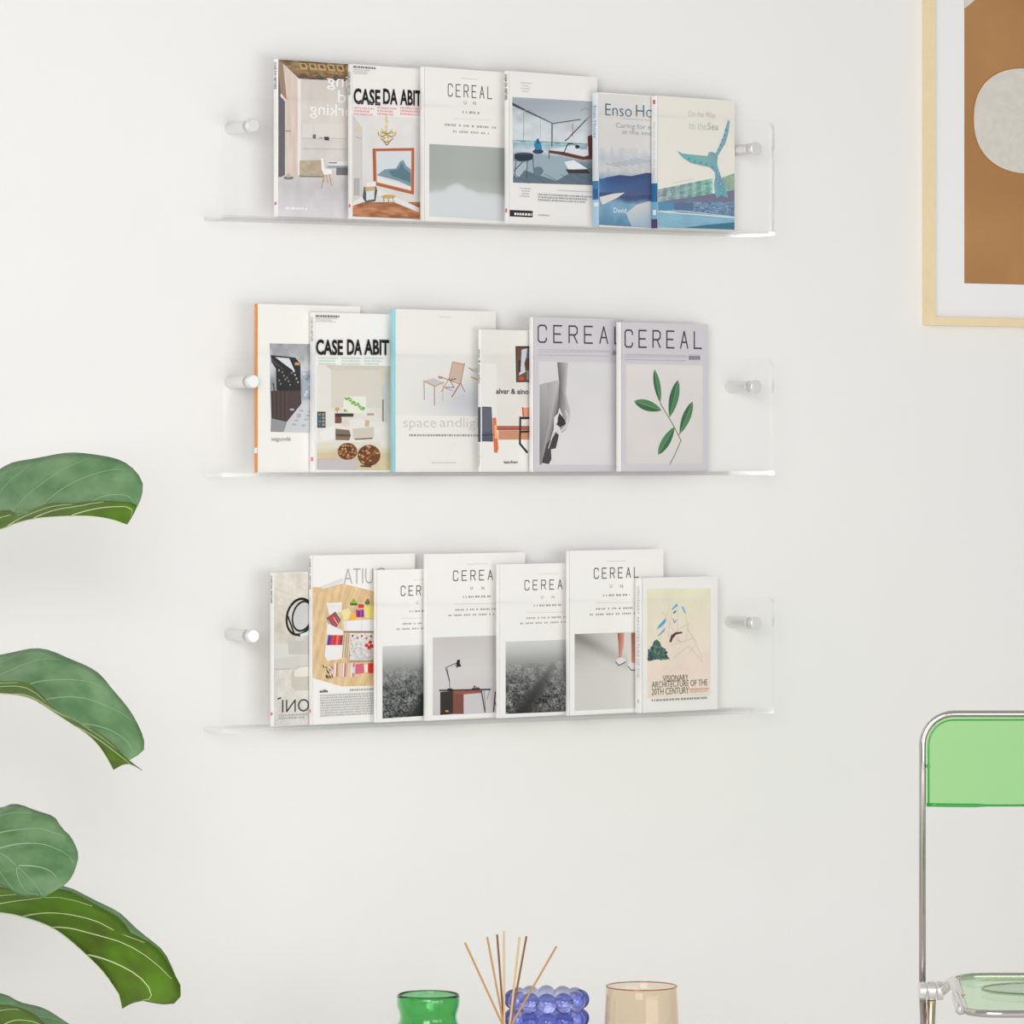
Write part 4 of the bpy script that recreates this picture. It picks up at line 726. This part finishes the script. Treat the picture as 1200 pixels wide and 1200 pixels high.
# backrest sheet: outline inside the tube, bowed slightly, with saturated edges
zb_ = cz(943); o = [(x, z) for x, _, z in arch(tr+.0010, zb_)]; n = len(o)
def backsheet():
    # columns across, top follows the arch
    q_ = np.linspace(0, 1, 12)**2*rc; xs = np.r_[tr+.001+q_*.9, np.linspace(tr+.001+rc, CW-tr-.001-rc, 20), CW-tr-.001-q_[::-1]*.9]; vs = []; fs = []; fm = []
    def topz(x):
        d = min(x, CW-x); r = rc-tr-.001; q = d-tr-.001
        return zt-tr-.001 if q >= r else zt-tr-.001-r+math.sqrt(max(0, r*r-(r-q)**2))
    rows = 8; th = .004
    for side in (0, 1):
        for j in range(rows+1):
            for x in xs:
                bow = .012*(1-((x-CW/2)/(CW/2))**2); low = zb_-.002*(1-((x-CW/2)/(CW/2))**4); z = low+(topz(x)-low)*j/rows; vs.append((x, bow+side*th-.002, z))
    nx = len(xs); N = nx*(rows+1)
    for side in (0, 1):
        for j in range(rows):
            for i in range(nx-1):
                b = side*N+j*nx+i; f = (b, b+1, b+nx+1, b+nx); fs.append(f if side == 0 else f[::-1]); fm.append(0)
    loop = [i for i in range(nx)]+[j*nx+nx-1 for j in range(1, rows+1)]+[rows*nx+i for i in range(nx-2, -1, -1)]+[j*nx for j in range(rows-1, 0, -1)]
    for a_, b_ in zip(loop, loop[1:]+loop[:1]): fs.append((a_, a_+N, b_+N, b_)); fm.append(1)
    return vs, fs, fm
vs, fs, fm = backsheet(); bo = mesh_obj('backrest', vs, fs, None, chair, True, mats=[G_BACK, G_EDGE], fmat=fm); bo.data.set_sharp_from_angle(angle=R(40))
# thickened lower rim of the backrest and its stud
bm = bmesh.new(); tube(bm, [(x, .012*(1-((x-CW/2)/(CW/2))**2), zb_-.002*(1-((x-CW/2)/(CW/2))**4)) for x in np.linspace(tr+.0012, CW-tr-.0012, 25)], [.0027 if (x < .085 or x > CW-.085) else .0016 for x in np.linspace(0, CW, 25)], 8); bm_obj('backrest_rim', bm, G_EDGE, bo, True)
arc_ = arch(tr+.0042, zt-rc-.03); bm = bmesh.new(); tube(bm, [(x, .010*(1-((x-CW/2)/(CW/2))**2)-.001, z) for x, _, z in [(arc_[0][0], 0, zb_+.001)]+arc_[1:-1]+[(arc_[-1][0], 0, zb_+.001)]], .0011, 8); bm_obj('backrest_rim', bm, G_EDGE, bo, True)
for x in (cx(1087.5), CW-cx(1087.5)):
    bm = bmesh.new(); lathe(bm, [(0, -.004), (.003, -.004), (.003, .004), (0, .004)], 14, (x, 0, cz(898)), 'y'); bm_obj('stud', bm, mat('green_stud', (60, 140, 70), .3), bo)
# seat
SZ = cz(1140.5); y_back, y_front = -.015, -.425
def seat_pts(y):                              # half-open edges: left and right x at depth y
    t = (y-y_back)/(y_front-y_back); return .050-.028*t, CW-.050+.028*t
corner = []
(xa, xb), (xc, xd) = seat_pts(y_back), seat_pts(y_front)
base_c = [Vector((xa, y_back, SZ)), Vector((xb, y_back, SZ)), Vector((xd, y_front, SZ)), Vector((xc, y_front, SZ))]
def rounded(corners, r, n=6):
    out = []
    for i, c in enumerate(corners):
        a_ = (corners[i-1]-c).normalized(); b_ = (corners[(i+1) % len(corners)]-c).normalized()
        for k in range(n+1):
            t = k/n; out.append((c+a_*r)*(1-t)**2+c*2*t*(1-t)+(c+b_*r)*t*t)
    return out
seat = rounded(base_c, .05)
n = len(seat); vs = [tuple(q) for q in seat]+[(q.x, q.y, q.z-.005) for q in seat]
cs = Vector((CW/2, (y_back+y_front)/2, SZ))
inner = [cs+(q-cs)*.88 for q in seat]
vs += [(q.x, q.y, SZ-.004) for q in inner]+[(q.x, q.y, SZ-.009) for q in inner]
fs = []; fm = []
for i in range(n):
    j = (i+1) % n; fs += [(i, j, 2*n+j, 2*n+i), (n+j, n+i, 3*n+i, 3*n+j), (i, n+i, n+j, j)]; fm += [0, 0, 1]
fs += [list(range(2*n, 3*n)), list(range(4*n-1, 3*n-1, -1))]; fm += [0, 0]
so = mesh_obj('seat', vs, fs, None, chair, mats=[clear('clear_green_seat', (.80, .94, .76), base=.05, edge=.45, power=3), G_EDGE], fmat=fm)
bm = bmesh.new(); tube(bm, [(*(q+(q-cs).normalized()*.005).to_tuple()[:2], SZ-.003) for q in seat]+[(*(seat[0]+(seat[0]-cs).normalized()*.005).to_tuple()[:2], SZ-.003)], .0052, 12, False); bm_obj('seat_frame', bm, M_CHROME, chair, True)
# moulded oval at the rear of the seat
M_OV = clear('green_seat_recess', (.62, .70, .60), base=.08, edge=.5, power=3)
ov = [(CW/2+(CW/2-.070)*math.copysign(abs(math.cos(t))**.7, math.cos(t)), -.155+.072*math.sin(t)) for t in np.linspace(0, 2*math.pi, 40, endpoint=False)]
vs = [(x, y, SZ-.0030) for x, y in ov]+[(CW/2+(x-CW/2)*.95, -.155+(y+.155)*.75, SZ-.0036) for x, y in ov]; n = 40
mesh_obj('seat_recess', vs, [(i, (i+1) % n, n+(i+1) % n, n+i) for i in range(n)]+[list(range(n, 2*n))], M_OV, so)
bm = bmesh.new(); tube(bm, [(x, y, SZ-.003) for x, y in ov]+[(*ov[0], SZ-.003)], .0014, 8, False); bm_obj('recess_rim', bm, M_OV, so, True)
# front bar under the seat edge
# hinges and legs
def mirror_x(x, side): return x if side == 0 else CW-x
M_BAND = mat('polished_hinge', (232, 230, 228), .22, metal=.7); M_LEG = mat('chrome_tan_reflection', (214, 196, 168), .18, metal=1)  # leg chrome carries a tan reflection in its base colour
for side in (0, 1):
    for x0, x1 in ((-.0058, .0052), (.0072, .0190), (.0208, .0300)):
        xa, xb = sorted((mirror_x(x0, side), mirror_x(x1, side)))
        bm = bmesh.new(); lathe(bm, [(0, xa), (.0125, xa), (.014, xa+.0015), (.014, xb-.0015), (.0125, xb), (0, xb)], 28, (0, 0, zh-.006), 'x'); bm_obj('hinge_disc', bm, M_BAND, chair, True, angle=R(35))
    x = mirror_x(.0, side); bm = bmesh.new(); tube(bm, [(x, -.002, zh-.02), (x, -.11, .22), (x, -.20, .006)], tr, 12); bm_obj('leg', bm, M_CHROME, chair, True)
    x = mirror_x(.0135, side); bm = bmesh.new(); tube(bm, [(x, .002, zh-.02), (x, .10, .2), (x, .18, .006)], .0066, 12); bm_obj('leg', bm, M_LEG, chair, True)
    a_ = Vector((mirror_x(.0285, side), 0, zh-.006)); b_ = Vector((mirror_x(.040, side), -.05, SZ-.006)); c_ = Vector((mirror_x(seat_pts(-.30)[0]-.006, side), -.30, SZ-.014))
    bm = bmesh.new(); tube(bm, spline([a_, (a_+b_)/2+Vector((0, 0, .001)), b_, (b_+c_)/2, c_], 18), .0078, 12); bm_obj('seat_bracket', bm, M_BAND, chair, True)
    for y in (-.06, -.27):
        bm = bmesh.new(); lathe(bm, [(0, 0), (.003, 0), (.0026, .0012), (0, .0014)], 12, (mirror_x(seat_pts(y)[0]-.001, side), y, SZ+.0022)); bm_obj('rivet', bm, mat('rivet_copper', (150, 110, 90), .3, metal=1), chair)
# ------------------------------------------------------------------ fiddle-leaf plant
def leaf_mats():
    out = []
    for name, c1, c2, rough in (('leaf_top', (130, 164, 120), (92, 134, 88), .33), ('leaf_underside', (118, 166, 44), (108, 124, 50), .5)):
        m = bpy.data.materials.new(name); m.use_nodes = True; nt = m.node_tree; b = nt.nodes['Principled BSDF']; out_ = nt.nodes['Material Output']
        tc = nt.nodes.new('ShaderNodeTexCoord'); n1 = nt.nodes.new('ShaderNodeTexNoise'); n1.inputs['Scale'].default_value = 22; n1.inputs['Detail'].default_value = 6
        cr = nt.nodes.new('ShaderNodeValToRGB'); cr.color_ramp.elements[0].position = .35; cr.color_ramp.elements[1].position = .65; cr.color_ramp.elements[0].color = (*lin(c2), 1); cr.color_ramp.elements[1].color = (*lin(c1), 1)
        nt.links.new(tc.outputs['Object'], n1.inputs['Vector']); nt.links.new(n1.outputs[0], cr.inputs[0]); nt.links.new(cr.outputs[0], b.inputs['Base Color']); b.inputs['Roughness'].default_value = rough
        v = nt.nodes.new('ShaderNodeTexVoronoi'); v.inputs['Scale'].default_value = 160; bp = nt.nodes.new('ShaderNodeBump'); bp.inputs['Strength'].default_value = .25; bp.inputs['Distance'].default_value = .001
        nt.links.new(tc.outputs['Object'], v.inputs['Vector']); nt.links.new(v.outputs[0], bp.inputs['Height']); nt.links.new(bp.outputs[0], b.inputs['Normal'])
        tr_ = nt.nodes.new('ShaderNodeBsdfTranslucent'); tr_.inputs[0].default_value = (*lin((130, 190, 40)), 1); mx = nt.nodes.new('ShaderNodeMixShader'); mx.inputs[0].default_value = .12 if name == 'leaf_top' else .35
        nt.links.new(b.outputs[0], mx.inputs[1]); nt.links.new(tr_.outputs[0], mx.inputs[2]); nt.links.new(mx.outputs[0], out_.inputs[0]); out.append(m)
    return out
LM = leaf_mats(); M_VT = mat('leaf_vein_top', (146, 176, 140), .5); M_VB = mat('leaf_vein_underside', (206, 224, 166), .5)
SL = 6.15
trunk_p = at_depth(-165, 1000, SL)
plant = empty('fiddle_leaf_fig', (trunk_p.x, trunk_p.y, 0), R(-30), 'fiddle-leaf fig plant with broad arching green leaves at the left', 'plant')
def pl(px, py, dd):                            # plant-local point: photograph point at depth SL+dd (camera-aligned axes)
    q = at_depth(px, py, SL+dd); d = q-Vector((trunk_p.x, trunk_p.y, 0)); return Vector((d.dot(RT), d.dot(FW), d.z))
def leaf(mid, near, far, wn, wf, veins, sag=.25, d0=0):
    """loft from the near margin over the midrib to the far margin; depth of the margins swells along the leaf"""
    N, H = 40, 8; bell = lambda t: math.sin(math.pi*min(max(t, 0), 1)**.75)**.65 if 0 < t < 1 else 0
    cm, cn, cf = spline(mid, N), spline(near, N), spline(far, N); grid = []
    for i in range(N):
        t = i/(N-1); b = bell(t); rowv = []
        pm = pl(*cm[i], d0*t); pn = pl(*cn[i], d0*t-wn*b); pf = pl(*cf[i], d0*t+wf*b)
        for j in range(-H, H+1):
            q = abs(j)/H; e = pn if j < 0 else pf; p = pm.lerp(e, q); p.z -= sag*q*(1-q)*(e-pm).length*(.5)*(1 if j > 0 else -.3)
            p += Vector((0, 0, .0012*math.sin(t*38+q*3)*q*b)); rowv.append(p)
        grid.append(rowv)
    C_ = 2*H+1; vs = [p for r in grid for p in r]; nrm = []
    for i in range(N):
        for j in range(C_):
            a_ = grid[min(i+1, N-1)][j]-grid[max(i-1, 0)][j]; b_ = grid[i][min(j+1, C_-1)]-grid[i][max(j-1, 0)]; q = a_.cross(b_); q = q.normalized() if q.length > 1e-9 else Vector((0, 0, 1)); nrm.append(q)
    top = [v+n_*.0004 for v, n_ in zip(vs, nrm)]; bot = [v-n_*.0004 for v, n_ in zip(vs, nrm)]; K = N*C_
    fs = []; fm = []
    for i in range(N-1):
        for j in range(C_-1):
            a_ = i*C_+j; f = (a_, a_+C_, a_+C_+1, a_+1); fs.append(f); fm.append(0); fs.append(tuple(K+x for x in f[::-1])); fm.append(1)
    for i in range(N-1):
        for j in (0, C_-1):
            a_ = i*C_+j; fs.append((a_, a_+C_, a_+C_+K, a_+K)); fm.append(1)
    o = mesh_obj('leaf', top+bot, fs, None, plant, True, mats=LM, fmat=fm); 
    def at(t, q):                              # q in -1..1 across
        x = t*(N-1); i = min(int(x), N-2); fx = x-i; y = (q+1)*H; j = min(int(y), 2*H-1); fy = y-j
        return grid[i][j].lerp(grid[i][j+1], fy).lerp(grid[i+1][j].lerp(grid[i+1][j+1], fy), fx), nrm[i*C_+j]
    up = 1 if sum(n_.z for n_ in nrm) > 0 else -1
    for side_, mm in ((1, M_VT), (-1, M_VB)):
        bm = bmesh.new()
        pts = [at(t, 0) for t in np.linspace(.02, .98, 30)]; tube(bm, [p+n_*(.0006*side_) for p, n_ in pts], [.0016*(1-.7*k/29) for k in range(30)], 6)
        for k in range(veins):
            t0 = .05+.82*(k+.35*(k % 2)*.5)/veins
            for sgn in (-1, 1):
                pts = [at(min(t0+.06*q+.15*q**2.2, .985), sgn*q*.93) for q in np.linspace(.02, 1, 12)]; tube(bm, [p+n_*(.0006*side_) for p, n_ in pts], [.0014*(1-.75*q) for q in np.linspace(0, 1, 12)], 5)
        bm_obj('veins', bm, mm, o, True)
    return o, grid[0][H]
LV = []
# midrib, near margin, far margin as seen in the photograph
LV.append(leaf([(-120, 668), (-60, 640), (0, 620), (20, 612), (50, 606), (100, 604), (130, 608), (149, 614.5)],
               [(-120, 668), (-70, 622), (0, 599), (22, 602), (50, 592), (82, 589), (120, 587), (150, 588), (160, 591), (157, 602), (149, 614.5)],
               [(-120, 668), (-80, 600), (0, 550), (30, 539), (63, 533), (100, 531), (130, 536), (152, 546), (166, 562), (167, 577), (162, 592), (149, 614.5)], .085, .10, 6))
LV.append(leaf([(-130, 826), (-70, 812), (0, 812), (35, 817), (60, 832), (80, 845), (100, 858), (115, 872), (127, 890), (133, 902)],
               [(-130, 826), (-70, 798), (0, 797), (30, 800), (48, 813), (64, 830), (88, 846), (108, 853), (128, 868), (146, 886), (162, 899), (167, 903), (155, 896), (145, 896), (133, 902)],
               [(-130, 826), (-80, 786), (0, 767), (25, 762), (48, 761), (72, 767), (112, 787), (130, 805), (150, 830), (163, 852), (169, 868), (168, 880), (160, 886), (146, 894), (133, 902)], .085, .10, 6))
LV.append(leaf([(-120, 960), (-60, 972), (0, 1000), (15, 1011), (35, 1030), (46, 1044), (50, 1053)],
               [(-120, 960), (-70, 1010), (0, 1036), (14, 1045), (26, 1050), (38, 1050), (45, 1049), (50, 1053)],
               [(-120, 960), (-70, 940), (-30, 945), (0, 946), (16, 943), (36, 947), (62, 957), (72, 970), (83, 980), (91, 998), (91, 1010), (83, 1029), (70, 1041), (57, 1048), (50, 1053)], .06, .06, 6, .1, -.24))
LV.append(leaf([(-130, 1075), (-70, 1066), (0, 1069), (30, 1075), (60, 1086), (85, 1104), (118, 1135), (135, 1158), (141, 1168), (143, 1182)],
               [(-130, 1075), (-70, 1030), (0, 1041), (50, 1042), (78, 1044), (100, 1053), (138, 1074), (155, 1095), (172, 1101), (190, 1116), (205, 1143), (212, 1157), (211, 1170), (207, 1175), (188, 1177), (166, 1173), (152, 1177), (143, 1182)],
               [(-130, 1075), (-70, 1026), (0, 1036), (50, 1038), (78, 1040), (105, 1051), (138, 1069), (156, 1085), (170, 1096), (190, 1113), (202, 1135), (207, 1150), (204, 1163), (190, 1168), (166, 1168), (152, 1175), (143, 1182)], .10, .10, 6))
LV.append(leaf([(-130, 1215), (-60, 1204), (0, 1206), (30, 1212), (60, 1226), (90, 1248), (110, 1275)],
               [(-130, 1215), (-60, 1178), (0, 1178), (24, 1180), (42, 1190), (60, 1206), (90, 1220), (112, 1246), (110, 1275)],
               [(-130, 1215), (-60, 1160), (0, 1165), (22, 1173), (45, 1180), (66, 1190), (92, 1208), (116, 1236), (110, 1275)], .09, .09, 6))
M_BARK = mat('fig_bark', (122, 100, 78), .85, noise=.2, nscale=60, bump=.3)
zt_ = pl(-165, 480, 0).z
bm = bmesh.new(); tube(bm, [(0, 0, .2), (.008, 0, .5), (-.006, .004, .8), (.004, 0, zt_)], [.013, .012, .010, .006], 12); bm_obj('trunk', bm, M_BARK, plant, True)
for o, b in LV:
    z0 = b.z-.03; bm = bmesh.new(); tube(bm, spline([(0, 0, z0), (b.x*.5, b.y*.5, z0+.012), tuple(b)], 8), [.0035]*8, 8); bm_obj('petiole', bm, mat('petiole', (120, 150, 80), .5), o, True)
bm = bmesh.new(); lathe(bm, [(0, 0), (.085, 0), (.10, .02), (.115, .26), (.118, .27), (.108, .27), (.104, .235), (0, .235)], 40); bm_obj('pot', bm, mat('pot_ceramic', (226, 222, 214), .5), plant, True, angle=R(40))
